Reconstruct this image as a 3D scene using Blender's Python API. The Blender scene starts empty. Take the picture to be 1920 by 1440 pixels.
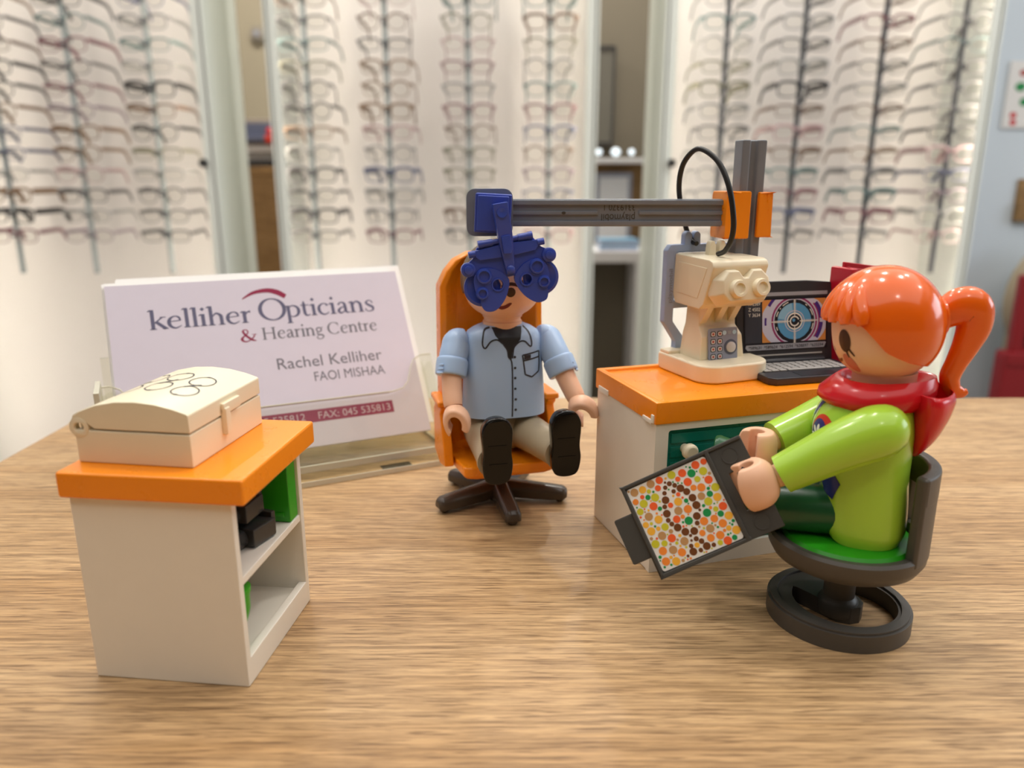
import bpy, bmesh, math, random
from mathutils import Vector, Matrix, Quaternion
from mathutils.bvhtree import BVHTree
from mathutils.geometry import tessellate_polygon
random.seed(7)
R = math.radians
S = 0.01            # all modelling below is in centimetres; the scene is in metres
Z0 = 75.0           # height of the table top above the floor (cm); z = 0 in the numbers below is the table top
scene = bpy.context.scene
COL = scene.collection

# ------------------------------------------------------------------ camera, world, lights, exposure
cam = bpy.data.cameras.new('camera'); camo = bpy.data.objects.new('camera', cam); COL.objects.link(camo)
cam.sensor_fit = 'HORIZONTAL'; cam.sensor_width = 36.0; cam.lens = 36.0 * 1442 / 1920
cam.clip_start = 0.005; cam.clip_end = 50
camo.location = (0, 0, (8.3 + Z0) * S); camo.rotation_euler = (R(90 - 15), 0, 0)
cam.dof.use_dof = True; cam.dof.focus_distance = 0.16; cam.dof.aperture_fstop = 17.0
scene.camera = camo
scene.cycles.max_bounces = 7; scene.cycles.diffuse_bounces = 3; scene.cycles.glossy_bounces = 3; scene.cycles.transparent_max_bounces = 24; scene.cycles.caustics_reflective = False; scene.cycles.caustics_refractive = False
world = bpy.data.worlds.new('world'); scene.world = world; world.use_nodes = True
bg = world.node_tree.nodes['Background']; bg.inputs[0].default_value = (1.0, 0.95, 0.88, 1); bg.inputs[1].default_value = 0.25
vs = scene.view_settings
vs.view_transform = 'Standard'; vs.look = 'None'; vs.gamma = 1; vs.use_curve_mapping = False
vs.exposure = 0.06
def area(name, loc, target, sx, sy, power, col, disk=False):
    l = bpy.data.lights.new(name, 'AREA'); l.shape = 'DISK' if disk else 'RECTANGLE'
    l.size = sx * S; l.energy = power; l.color = col
    if not disk: l.size_y = sy * S
    o = bpy.data.objects.new(name, l); COL.objects.link(o)
    o.location = Vector((loc[0], loc[1], loc[2] + Z0)) * S
    d = Vector(target) - Vector(loc); o.rotation_euler = d.to_track_quat('-Z', 'Y').to_euler()
    return o
area('assumed_daylight_window', (326, 60, 60), (0, 60, 0), 170, 140, 30, (0.80, 0.90, 1.0))  # bluish side light; the window it stands for is assumed, out of view
area('overhead_fill', (0, 30, 161), (0, 30, 0), 380, 320, 46, (1.0, .97, .93))  # broad fill light added overhead to soften shadows; no fixture belongs to it
DOWNLIGHTS = [(-80, 60, 1.0), (-5, 45, 1.0), (75, 60, 1.0), (-45, 100, .8), (35, 105, .8), (115, 95, .8), (20, -90, .5), (170, 30, .8), (-90, 262, 7.0), (36, 245, 5.0)]   # x, y, share of power; ceiling lights assumed, last two added to brighten the rear openings
DOWN_POWER = 2.6
LED = 15.0

# ------------------------------------------------------------------ materials
def lin(h):
    h = h.lstrip('#'); c = [int(h[i:i + 2], 16) / 255 for i in (0, 2, 4)]
    return tuple((x / 12.92 if x <= .04045 else ((x + .055) / 1.055) ** 2.4) for x in c) + (1,)
MATS = {}
def nodes(name):
    m = bpy.data.materials.new(name); m.use_nodes = True; nt = m.node_tree; MATS[name] = m
    return m, nt, nt.nodes['Principled BSDF']
def plastic(name, col, rough=.3, spec=.5, sss=0.0, coat=0.0, var=.025, metal=0.0, bump=0.0):
    """moulded plastic / paint / paper: colour with a faint procedural mottle and roughness variation"""
    m, nt, p = nodes(name); c = lin(col)
    tc = nt.nodes.new('ShaderNodeTexCoord'); nz = nt.nodes.new('ShaderNodeTexNoise')
    nz.inputs['Scale'].default_value = 180; nz.inputs['Detail'].default_value = 4
    nt.links.new(tc.outputs['Object'], nz.inputs['Vector'])
    mr = nt.nodes.new('ShaderNodeMapRange'); mr.inputs[3].default_value = max(.02, rough - .03); mr.inputs[4].default_value = rough + .03
    nt.links.new(nz.outputs['Fac'], mr.inputs[0]); nt.links.new(mr.outputs[0], p.inputs['Roughness'])
    mx = nt.nodes.new('ShaderNodeMix'); mx.data_type = 'RGBA'
    mx.inputs[6].default_value = tuple(v * (1 - var) for v in c[:3]) + (1,); mx.inputs[7].default_value = tuple(min(1, v * (1 + var)) for v in c[:3]) + (1,)
    nt.links.new(nz.outputs['Fac'], mx.inputs[0]); nt.links.new(mx.outputs[2], p.inputs['Base Color'])
    if bump:
        b = nt.nodes.new('ShaderNodeBump'); b.inputs['Strength'].default_value = bump; b.inputs['Distance'].default_value = .0005
        nt.links.new(nz.outputs['Fac'], b.inputs['Height']); nt.links.new(b.outputs[0], p.inputs['Normal'])
    p.inputs['Specular IOR Level'].default_value = spec; p.inputs['Metallic'].default_value = metal
    p.inputs['Coat Weight'].default_value = coat; p.inputs['Coat Roughness'].default_value = .08
    if sss:
        p.inputs['Subsurface Weight'].default_value = sss; p.inputs['Subsurface Radius'].default_value = (.004, .002, .001); p.inputs['Subsurface Scale'].default_value = .4
    return m
def emit(name, col, strength):
    m, nt, p = nodes(name); p.inputs['Base Color'].default_value = lin(col)
    p.inputs['Emission Color'].default_value = lin(col); p.inputs['Emission Strength'].default_value = strength
    return m
def clear(name, tint, gloss=.08, rough=.02):
    m, nt, p = nodes(name); nt.nodes.remove(p); out = nt.nodes['Material Output']
    t = nt.nodes.new('ShaderNodeBsdfTransparent'); t.inputs[0].default_value = lin(tint)
    g = nt.nodes.new('ShaderNodeBsdfGlossy'); g.inputs['Roughness'].default_value = rough
    f = nt.nodes.new('ShaderNodeLayerWeight'); f.inputs[0].default_value = .12
    ge = nt.nodes.new('ShaderNodeNewGeometry'); iv = nt.nodes.new('ShaderNodeMath'); iv.operation = 'SUBTRACT'; iv.inputs[0].default_value = 1; nt.links.new(ge.outputs['Backfacing'], iv.inputs[1])
    ad = nt.nodes.new('ShaderNodeMath'); ad.operation = 'ADD'; ad.inputs[1].default_value = gloss; nt.links.new(f.outputs['Fresnel'], ad.inputs[0])
    a = nt.nodes.new('ShaderNodeMath'); a.operation = 'MULTIPLY'; a.use_clamp = True; nt.links.new(ad.outputs[0], a.inputs[0]); nt.links.new(iv.outputs[0], a.inputs[1])
    mx = nt.nodes.new('ShaderNodeMixShader'); nt.links.new(a.outputs[0], mx.inputs[0]); nt.links.new(t.outputs[0], mx.inputs[1]); nt.links.new(g.outputs[0], mx.inputs[2])
    nt.links.new(mx.outputs[0], out.inputs[0]); return m
def wood(name, light, mid, dark, k=1.0, rough=.42):
    m, nt, p = nodes(name); L = nt.links.new
    tc = nt.nodes.new('ShaderNodeTexCoord')
    def noise(sc, detail, dist=0.0, rgh=.6):
        mp = nt.nodes.new('ShaderNodeMapping'); mp.inputs['Scale'].default_value = sc; L(tc.outputs['Object'], mp.inputs[0])
        n = nt.nodes.new('ShaderNodeTexNoise'); n.inputs['Scale'].default_value = 1; n.inputs['Detail'].default_value = detail
        n.inputs['Distortion'].default_value = dist; n.inputs['Roughness'].default_value = rgh; L(mp.outputs[0], n.inputs['Vector']); return n
    n1 = noise((5 * k, 60 * k, 60 * k), 6, .6)          # broad bands
    n2 = noise((45 * k, 1050 * k, 1050 * k), 6, .35, .7)        # streaks
    n3 = noise((110 * k, 2300 * k, 2300 * k), 2, .2)       # pores
    r1 = nt.nodes.new('ShaderNodeValToRGB'); e = r1.color_ramp.elements
    e[0].position = .3; e[0].color = lin(mid); e[1].position = .68; e[1].color = lin(light); L(n1.outputs['Fac'], r1.inputs[0])
    r2 = nt.nodes.new('ShaderNodeValToRGB'); e = r2.color_ramp.elements
    e[0].position = .36; e[0].color = (.52, .47, .42, 1); e[1].position = .60; e[1].color = (1.12, 1.1, 1.06, 1); L(n2.outputs['Fac'], r2.inputs[0])
    mx = nt.nodes.new('ShaderNodeMix'); mx.data_type = 'RGBA'; mx.blend_type = 'MULTIPLY'; mx.inputs[0].default_value = .95
    L(r1.outputs[0], mx.inputs[6]); L(r2.outputs[0], mx.inputs[7])
    r3 = nt.nodes.new('ShaderNodeValToRGB'); e = r3.color_ramp.elements
    e[0].position = .35; e[0].color = (1, 1, 1, 1); e[1].position = .47; e[1].color = (0, 0, 0, 1); L(n3.outputs['Fac'], r3.inputs[0])
    m2 = nt.nodes.new('ShaderNodeMix'); m2.data_type = 'RGBA'; m2.inputs[7].default_value = lin(dark)
    ml = nt.nodes.new('ShaderNodeMath'); ml.operation = 'MULTIPLY'; ml.inputs[1].default_value = .7; L(r3.outputs[0], ml.inputs[0]); L(ml.outputs[0], m2.inputs[0])
    L(mx.outputs[2], m2.inputs[6]); L(m2.outputs[2], p.inputs['Base Color'])
    p.inputs['Roughness'].default_value = rough; p.inputs['Specular IOR Level'].default_value = .4
    b = nt.nodes.new('ShaderNodeBump'); b.inputs['Strength'].default_value = .35; b.inputs['Distance'].default_value = .0004
    L(n2.outputs['Fac'], b.inputs['Height']); L(b.outputs[0], p.inputs['Normal']); return m

wood('oak_table', '#cdac82', '#b28d61', '#694b2e')
wood('oak_far', '#b08c5c', '#977548', '#6d5030', .4)
plastic('white_plastic', '#f1eadd', .38, .45)
plastic('cream_plastic', '#efe3c6', .33, .45)
plastic('orange_plastic', '#ff9212', .28, .5)
plastic('green_plastic', '#2fa31c', .3, .5)
plastic('teal_plastic', '#0f7060', .28, .5)
plastic('dark_grey', '#45423d', .38, .5)
plastic('device_grey', '#3a3836', .25, .5)
plastic('stool_grey', '#504b45', .42, .5)
plastic('star_brown', '#463c33', .22, .5)
plastic('pole_grey', '#7b818b', .36, .6, metal=0, var=.14, bump=.05)
plastic('blue_plastic', '#384eae', .3, .5)
plastic('frame_blue', '#9fb0d2', .4, .4)
plastic('black_rubber', '#191817', .4, .5)
plastic('skin', '#f7c4a2', .38, .45)
plastic('hair_brown', '#6a543c', .42, .4)
plastic('shirt_blue', '#b0cdf2', .33, .5)
plastic('khaki', '#b8a88c', .4, .45)
plastic('shoe_black', '#0d0b0a', .16, .35)
plastic('ink_dark', '#33323a', .45, .4)
plastic('ink_black', '#1d1c1f', .45, .4)
plastic('tee_black', '#2a2a2d', .4, .4)
plastic('button_grey', '#555b6b', .4, .4)
plastic('eye_brown', '#4a2b18', .4, .4)
plastic('mouth_red', '#7a2a20', .4, .4)
plastic('cheek_pink', '#d97c66', .5, .3)
plastic('hair_orange', '#f4690a', .17, .55, coat=.3)
plastic('scarf_red', '#d61d26', .22, .5)
plastic('lime', '#aedb42', .22, .5, coat=.2)
plastic('dark_green', '#1a5732', .3, .5)
plastic('print_blue', '#26307f', .35, .4)
plastic('print_red', '#d23a22', .35, .4)
plastic('print_white', '#ecebe6', .35, .4)
plastic('print_yellow', '#e8cf3a', .35, .4)
plastic('card_paper', '#d3cbd7', .6, .25, bump=.0)
plastic('card_edge', '#f5f2ee', .7, .2, bump=.0)
plastic('ink_slate', '#64627a', .6, .2)
plastic('ink_grey', '#75727a', .6, .2)
plastic('ink_maroon', '#8e1f43', .55, .25)
plastic('ink_bar', '#93405a', .55, .25)
plastic('ink_barline', '#6b3440', .55, .25)
plastic('ink_bartext', '#cbb6bf', .55, .25)
plastic('sticker_paper', '#e9e4dc', .4, .4)
for nm, c in (('dot_red', '#f0612c'), ('dot_orange', '#f08a35'), ('dot_amber', '#f2b23a'), ('dot_olive', '#cbc32f'), ('dot_green', '#1f8f4a'), ('dot_tan', '#bd8f5c'), ('dot_brown', '#6e3f1c')):
    plastic(nm, c, .4, .4)
plastic('folder_red', '#c01630', .3, .5)
plastic('laptop_black', '#35353a', .33, .5)
plastic('laptop_bezel', '#25262b', .3, .5)
plastic('key_grey', '#b9b6b2', .4, .4)
plastic('scr_base', '#c9cbe2', .3, .5)
plastic('scr_orange', '#d9944f', .3, .5)
plastic('scr_dark', '#1c1d28', .3, .5)
plastic('scr_panel', '#3a3d49', .3, .5)
plastic('scr_grey', '#9fa2ad', .3, .5)
plastic('scr_blue', '#5a9fd0', .3, .5)
plastic('scr_lightblue', '#8fc0e0', .3, .5)
plastic('scr_magenta', '#94306b', .3, .5)
plastic('scr_purple', '#4a2f88', .3, .5)
plastic('panel_grey', '#8d93a8', .35, .5)
plastic('panel_dark', '#5a6075', .35, .5)
plastic('panel_button', '#c9c4c2', .35, .5)
plastic('panel_red', '#b5483c', .35, .5)
plastic('panel_lamp', '#b7d6ea', .3, .5)
plastic('board_white', '#f0ebe6', .55, .3)
plastic('cheek_glass', '#f0f4ec', .35, .4)
plastic('wall_tan', '#a09680', .7, .3)
plastic('wall_dark', '#7d7565', .7, .3)
plastic('wall_white', '#e6e6e6', .7, .3)
plastic('wall_bluewhite', '#dbe3ea', .7, .3)
plastic('floor_grey', '#8b8177', .5, .4)
plastic('ceiling_white', '#efece6', .8, .2)
plastic('rod_steel', '#9aa3a2', .3, .5, metal=.2)
plastic('rod_dark', '#6a6b6e', .35, .5, metal=.2)
plastic('peg_dark', '#5b5e64', .4, .5)
plastic('channel_pale', '#c3cac8', .3, .5)
plastic('mirror_dim', '#6b685e', .3, .5)
plastic('clock_grey', '#8d867a', .5, .4)
plastic('dull_red', '#8f1d24', .35, .5)
plastic('fitting_dark', '#3c3b3a', .4, .5)
clear('lens_clear', '#f6f6f4', .03)
clear('acrylic', '#fbfbf7', .01)
plastic('acrylic_edge', '#cfcbb8', .2, .5)
clear('holder_pad', '#9a9a94', .0)
emit('led_warm', '#fff1e2', LED)
emit('downlight_glow', '#fff1dd', 16.0)
emit('lamp_glow', '#e9f6ff', .7)
SPEC = [('black', '#3a393a'), ('charcoal', '#5d5b5b'), ('brown', '#7c6352'), ('tortoiseshell', '#8a6c50'), ('navy blue', '#5d6482'),
        ('teal', '#66807f'), ('pink', '#b99a9a'), ('wine red', '#85555d'), ('grey', '#8a8988'), ('silver', '#a5a4a0'), ('mauve', '#94828c'), ('olive', '#7f7c66')]
for n, c in SPEC: plastic('spec_' + n.replace(' ', '_'), c, .3, .5)

# ------------------------------------------------------------------ shapes: (verts, faces) in cm
def join(*ss):
    V, F = [], []
    for s in ss:
        o = len(V); V += [Vector(v) for v in s[0]]; F += [tuple(i + o for i in f) for f in s[1]]
    return V, F
def xf(s, loc=(0, 0, 0), rot=(0, 0, 0), sc=(1, 1, 1)):
    m = Matrix.Translation(loc) @ (Matrix.Rotation(R(rot[2]), 4, 'Z') @ Matrix.Rotation(R(rot[1]), 4, 'Y') @ Matrix.Rotation(R(rot[0]), 4, 'X')) @ Matrix.Diagonal((sc[0], sc[1], sc[2], 1))
    return [m @ Vector(v) for v in s[0]], list(s[1])
def xm(s, m): return [m @ Vector(v) for v in s[0]], list(s[1])
def frame(zax, yax, loc):
    z = Vector(zax).normalized(); y = Vector(yax); y = (y - z * y.dot(z)).normalized(); x = y.cross(z)
    return Matrix(((x.x, y.x, z.x, loc[0]), (x.y, y.y, z.y, loc[1]), (x.z, y.z, z.z, loc[2]), (0, 0, 0, 1)))
def box(x0, x1, y0, y1, z0, z1):
    v = [(x, y, z) for z in (z0, z1) for y in (y0, y1) for x in (x0, x1)]
    return [Vector(p) for p in v], [(0, 2, 3, 1), (4, 5, 7, 6), (0, 1, 5, 4), (2, 6, 7, 3), (0, 4, 6, 2), (1, 3, 7, 5)]
def loft(rings, cap=True, closed=True):
    n = len(rings[0]); V = [Vector(p) for r in rings for p in r]; F = []
    for i in range(len(rings) - 1):
        for j in range(n if closed else n - 1):
            k = (j + 1) % n; F.append((i * n + j, i * n + k, (i + 1) * n + k, (i + 1) * n + j))
    if cap: F.append(tuple(range(n - 1, -1, -1))); F.append(tuple((len(rings) - 1) * n + j for j in range(n)))
    return V, F
def circ(n=24, r=1.0, a0=0.0): return [(r * math.cos(a0 + 2 * math.pi * i / n), r * math.sin(a0 + 2 * math.pi * i / n)) for i in range(n)]
def lathe(prof, n=32): return loft([[(r * math.cos(2 * math.pi * i / n), r * math.sin(2 * math.pi * i / n), z) for i in range(n)] for r, z in prof])
def cyl(r0, r1, z0, z1, n=28): return lathe([(r0, z0), (r1, z1)], n)
def sell(a, b, e=2.5, n=40):
    out = []
    for i in range(n):
        t = 2 * math.pi * i / n; c, s = math.cos(t), math.sin(t)
        out.append((a * math.copysign(abs(c) ** (2 / e), c), b * math.copysign(abs(s) ** (2 / e), s)))
    return out
def interp(keys, t):
    """Catmull-Rom through rows [t, v1, v2...]"""
    if t <= keys[0][0]: return list(keys[0][1:])
    if t >= keys[-1][0]: return list(keys[-1][1:])
    i = max(k for k in range(len(keys) - 1) if keys[k][0] <= t)
    p0, p1, p2, p3 = keys[max(i - 1, 0)], keys[i], keys[i + 1], keys[min(i + 2, len(keys) - 1)]
    u = (t - p1[0]) / (p2[0] - p1[0]); out = []
    for a, b, c, d in zip(p0[1:], p1[1:], p2[1:], p3[1:]):
        m1, m2 = (c - a) / 2, (d - b) / 2
        out.append((2 * u ** 3 - 3 * u ** 2 + 1) * b + (u ** 3 - 2 * u ** 2 + u) * m1 + (-2 * u ** 3 + 3 * u ** 2) * c + (u ** 3 - u ** 2) * m2)
    return out
def spline(pts, per=8, closed=False):
    """Catmull-Rom resampling of tuples of any length"""
    n = len(pts); out = []
    g = (lambda i: pts[i % n]) if closed else (lambda i: pts[min(max(i, 0), n - 1)])
    for i in range(n if closed else n - 1):
        p0, p1, p2, p3 = g(i - 1), g(i), g(i + 1), g(i + 2)
        for k in range(per):
            u = k / per
            out.append(tuple(.5 * (2 * b + (c - a) * u + (2 * a - 5 * b + 4 * c - d) * u * u + (3 * b - a - 3 * c + d) * u ** 3) for a, b, c, d in zip(p0, p1, p2, p3)))
    if not closed: out.append(tuple(pts[-1]))
    return out
def tube(pts, r, n=12, closed=False, flat=None, up=None):
    """sweep a circle (or ellipse, flat = ratio) along points; r scalar or list"""
    P = [Vector(p[:3]) for p in pts]; N = len(P); rr = r if isinstance(r, (list, tuple)) else [r] * N
    fl = flat if isinstance(flat, (list, tuple)) else [flat or 1.0] * N
    T = []
    for i in range(N):
        a = P[(i - 1) % N] if closed or i > 0 else P[i]; b = P[(i + 1) % N] if closed or i < N - 1 else P[i]
        T.append((b - a).normalized())
    u = Vector(up) if up else (Vector((0, 0, 1)) if abs(T[0].z) < .9 else Vector((0, 1, 0)))
    rings = []
    for i in range(N):
        u = (u - T[i] * u.dot(T[i])).normalized(); w = T[i].cross(u)
        rings.append([P[i] + u * (math.cos(2 * math.pi * k / n) * rr[i] * fl[i]) + w * (math.sin(2 * math.pi * k / n) * rr[i]) for k in range(n)])
    if closed:
        V = [p for q in rings for p in q]; F = [(i * n + j, i * n + (j + 1) % n, ((i + 1) % N) * n + (j + 1) % n, ((i + 1) % N) * n + j) for i in range(N) for j in range(n)]
        return V, F
    return loft(rings)
def ball(c, rx, ry, rz, nu=28, nv=16):
    rings = []
    for i in range(1, nv):
        t = math.pi * i / nv
        rings.append([(c[0] + rx * math.sin(t) * math.cos(2 * math.pi * k / nu), c[1] + ry * math.sin(t) * math.sin(2 * math.pi * k / nu), c[2] - rz * math.cos(t)) for k in range(nu)])
    return loft(rings)
def prism(poly, z0, z1):
    return loft([[(x, y, z0) for x, y in poly], [(x, y, z1) for x, y in poly]])
def plate(loops, z0, z1):
    """extruded polygon with holes; loops[0] outer"""
    tri = tessellate_polygon([[Vector((x, y, 0)) for x, y in l] for l in loops])
    fl = [p for l in loops for p in l]; n = len(fl)
    V = [Vector((x, y, z0)) for x, y in fl] + [Vector((x, y, z1)) for x, y in fl]; F = []
    for t in tri:
        a, b, c = (Vector(fl[i]) for i in t)
        if (b - a).cross(c - a) < 0: t = (t[0], t[2], t[1])
        F.append((t[2], t[1], t[0])); F.append(tuple(i + n for i in t))
    o = 0
    for l in loops:
        m = len(l)
        for j in range(m): F.append((o + j, o + (j + 1) % m, n + o + (j + 1) % m, n + o + j))
        o += m
    return V, F
def rrect(x0, x1, y0, y1, r, n=5):
    out = []
    for cx, cy, a in ((x1 - r, y0 + r, -90), (x1 - r, y1 - r, 0), (x0 + r, y1 - r, 90), (x0 + r, y0 + r, 180)):
        for k in range(n + 1): out.append((cx + r * math.cos(R(a + 90 * k / n)), cy + r * math.sin(R(a + 90 * k / n))))
    return out
# flat shapes (in x,y, z = 0) for print
def fpoly(poly, z=0.0):
    tri = tessellate_polygon([[Vector((x, y, 0)) for x, y in poly]]); F = []
    for t in tri:
        a, b, c = (Vector(poly[i]) for i in t)
        F.append(tuple(t) if (b - a).cross(c - a) > 0 else (t[0], t[2], t[1]))
    return [Vector((x, y, z)) for x, y in poly], F
def frect(x0, x1, y0, y1, z=0.0): return [Vector(p) for p in ((x0, y0, z), (x1, y0, z), (x1, y1, z), (x0, y1, z))], [(0, 1, 2, 3)]
def fdisc(cx, cy, rx, ry=None, n=20, rings=1, z=0.0):
    ry = ry or rx; V = [Vector((cx, cy, z))]; F = []
    for k in range(1, rings + 1):
        for i in range(n): V.append(Vector((cx + rx * k / rings * math.cos(2 * math.pi * i / n), cy + ry * k / rings * math.sin(2 * math.pi * i / n), z)))
    for i in range(n): F.append((0, 1 + i, 1 + (i + 1) % n))
    for k in range(rings - 1):
        for i in range(n): a = 1 + k * n; F.append((a + i, a + n + i, a + n + (i + 1) % n, a + (i + 1) % n))
    return V, F
def farc(cx, cy, r0, r1, a0=0, a1=360, n=40, z=0.0, sy=1.0):
    V, F = [], []
    for i in range(n + 1):
        a = R(a0 + (a1 - a0) * i / n)
        for r in (r0, r1): V.append(Vector((cx + r * math.cos(a), cy + r * sy * math.sin(a), z)))
    for i in range(n): F.append((2 * i, 2 * i + 1, 2 * i + 3, 2 * i + 2))
    return V, F
def stroke(pts, per=6, z=0.0, smooth=True, closed=False):
    q = spline(pts, per, closed) if smooth and len(pts) > 2 else ([tuple(p) for p in pts] if not smooth else
        [tuple(a + (b - a) * k / 8 for a, b in zip(pts[0], pts[1])) for k in range(9)])
    n = len(q); V, F = [], []
    for i, p in enumerate(q):
        a, b = (q[(i - 1) % n], q[(i + 1) % n]) if closed else (q[max(i - 1, 0)], q[min(i + 1, n - 1)])
        d = Vector((b[0] - a[0], b[1] - a[1])); d = d.normalized() if d.length > 1e-9 else Vector((1, 0)); nn = Vector((-d.y, d.x)) * p[2] / 2
        V += [Vector((p[0] + nn.x, p[1] + nn.y, z)), Vector((p[0] - nn.x, p[1] - nn.y, z))]
    for i in range(n if closed else n - 1): j = (i + 1) % n; F.append((2 * i, 2 * i + 1, 2 * j + 1, 2 * j))
    return V, F
def poly_stroke(pts, w, closed=False): return join(*[stroke([(a[0], a[1], w), (b[0], b[1], w)]) for a, b in zip(pts, pts[1:] + ([pts[0]] if closed else []))])
def sans(body, height, x0=None, x1=None, y=0.0, extrude=0.0):
    """lettering with the built-in sans font, scaled so that a capital is `height` tall and, if x0, x1 are given, fitted between them"""
    cu = bpy.data.curves.new('t', 'FONT'); cu.body = body; cu.size = 1; cu.extrude = extrude; cu.resolution_u = 3
    o = bpy.data.objects.new('t', cu); COL.objects.link(o)
    dg = bpy.context.evaluated_depsgraph_get(); me = bpy.data.meshes.new_from_object(o.evaluated_get(dg))
    V = [v.co.copy() for v in me.vertices]; F = [tuple(p.vertices) for p in me.polygons]
    bpy.data.objects.remove(o); bpy.data.curves.remove(cu); bpy.data.meshes.remove(me)
    k = height / .70; mn = min(v.x for v in V); mxx = max(v.x for v in V); kx = (x1 - x0) / (mxx - mn) if x1 is not None else k
    return [Vector(((v.x - mn) * kx + (x0 or 0), v.y * k + y, v.z)) for v in V], F
def refine(s, L):
    bm = bmesh.new(); vs_ = [bm.verts.new(v) for v in s[0]]
    for f in s[1]:
        try: bm.faces.new([vs_[i] for i in f])
        except ValueError: pass
    for _ in range(5):
        e = [x for x in bm.edges if x.calc_length() > L]
        if not e: break
        bmesh.ops.triangulate(bm, faces=[f for f in bm.faces if len(f.verts) > 4])
        bmesh.ops.subdivide_edges(bm, edges=e, cuts=1, use_grid_fill=True)
    bmesh.ops.triangulate(bm, faces=bm.faces[:])
    bm.verts.index_update(); out = ([v.co.copy() for v in bm.verts], [tuple(v.index for v in f.verts) for f in bm.faces]); bm.free(); return out
def project(s, target, m, off=.006, L=.08):
    """lay flat print s (x,y) on the surface of shape `target`: m maps (x, y, 0) to a point in front, and rays go along m's -z axis"""
    s = refine(s, L); bvh = BVHTree.FromPolygons([Vector(v) for v in target[0]], [tuple(f) for f in target[1]])
    d = -(m.to_3x3() @ Vector((0, 0, 1))).normalized(); V = []; ok = []
    for v in s[0]:
        p = m @ v; h = bvh.ray_cast(p, d)
        if h[0] is None: V.append(p); ok.append(False)
        else: V.append(h[0] - d * off); ok.append(True)
    return V, [f for f in s[1] if all(ok[i] for i in f)]
# ------------------------------------------------------------------ objects
def make_mesh(name, shapes, bevel=0, seg=2, sharp=38, sub=0):
    """shapes: list of (shape, material name)"""
    me = bpy.data.meshes.new(name); V, F, MI, slots = [], [], [], []
    for s, mt in shapes:
        if mt not in slots: slots.append(mt)
        o = len(V); V += [tuple(c * S for c in v) for v in s[0]]; F += [tuple(i + o for i in f) for f in s[1]]; MI += [slots.index(mt)] * len(s[1])
    me.from_pydata(V, [], F)
    for sl in slots: me.materials.append(MATS[sl])
    me.polygons.foreach_set('material_index', MI)
    bm = bmesh.new(); bm.from_mesh(me)
    if bevel:
        bmesh.ops.remove_doubles(bm, verts=bm.verts[:], dist=1e-7)
        bmesh.ops.recalc_face_normals(bm, faces=bm.faces[:])
        ed = [e for e in bm.edges if len(e.link_faces) == 2 and e.calc_face_angle(0) > R(28)]
        bmesh.ops.bevel(bm, geom=ed, offset=bevel * S, offset_type='OFFSET', segments=seg, profile=.5, affect='EDGES', clamp_overlap=True)
    if any(len(f.verts) > 4 for f in bm.faces): pass
    for f in bm.faces: f.smooth = True
    bm.to_mesh(me); bm.free()
    if sharp: me.set_sharp_from_angle(angle=R(sharp))
    me.update(); return me
def link(name, data, parent=None):
    o = bpy.data.objects.new(name, data); COL.objects.link(o)
    if parent: o.parent = parent
    return o
def part(name, s, mat, parent, bevel=0, seg=2, sharp=38, label=None, sub=0, solid=0):
    o = link(name, make_mesh(name, [(s, mat)] if mat else s, bevel, seg, sharp), parent)
    if sub: md = o.modifiers.new('sub', 'SUBSURF'); md.levels = md.render_levels = sub
    if solid: md = o.modifiers.new('sol', 'SOLIDIFY'); md.thickness = solid * S; md.offset = -1
    if bevel: md = o.modifiers.new('normals', 'WEIGHTED_NORMAL'); md.keep_sharp = True; md.weight = 80
    if label: o['label'] = label
    return o
def place(o, loc, rz=0, rx=0, ry=0):
    o.location = (loc[0] * S, loc[1] * S, (loc[2] + Z0) * S); o.rotation_euler = (R(rx), R(ry), R(rz)); return o
def tag(o, label, cat, group=None):
    o['label'] = label; o['category'] = cat
    if group: o['group'] = group
    return o
def thing(name, label, cat, loc, rz=0, group=None):
    return tag(place(link(name, None), loc, rz), label, cat, group)
def struct(name, s, mat, bevel=0, parent=None):
    o = part(name, s, mat, parent, bevel)
    if not parent: place(o, (0, 0, 0)); o['kind'] = 'structure'
    return o
def wmat(o): return Matrix.Translation(Vector(o.location) / S - Vector((0, 0, Z0))) @ o.rotation_euler.to_matrix().to_4x4()
def wl(o, p): return wmat(o).inverted() @ Vector(p)      # world (cm) -> local of a thing
FRONT = lambda y: frame((0, -1, 0), (0, 0, 1), (0, y, 0))   # print plane seen from -y: (x, z)

# ================================================================== THE SETTING
CEIL = 165.0
struct('floor', box(-320, 340, -260, 420, -Z0 - 4, -Z0), 'floor_grey')
struct('ceiling', box(-320, 340, -260, 420, CEIL, CEIL + 5), 'ceiling_white')
struct('wall_back', box(-320, 340, 335, 345, -Z0, CEIL), 'wall_tan')
struct('wall_left', box(-325, -315, -260, 340, -Z0, CEIL), 'wall_white')
struct('wall_right', box(330, 340, -260, 340, -Z0, CEIL), 'wall_white')
struct('wall_front', box(-320, 340, -265, -255, -Z0, CEIL), 'wall_dark')
struct('wall_partition', box(109, 328, 214, 222, -Z0, CEIL), 'wall_bluewhite')          # pale wall right of the displays
struct('trim_1', box(108, 112, 205, 214, -Z0, CEIL), 'wall_white', .4)
struct('assumed_window_1', join(*[box(327, 331, y0, y1, z0, z1) for y0, y1, z0, z1 in ((-32, 152, -18, -10), (-32, 152, 130, 138), (-32, -25, -10, 130), (145, 152, -10, 130), (57, 63, -10, 130))]), 'wall_white', .3)  # unseen frame added around the bluish side light; the window is assumed
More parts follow.
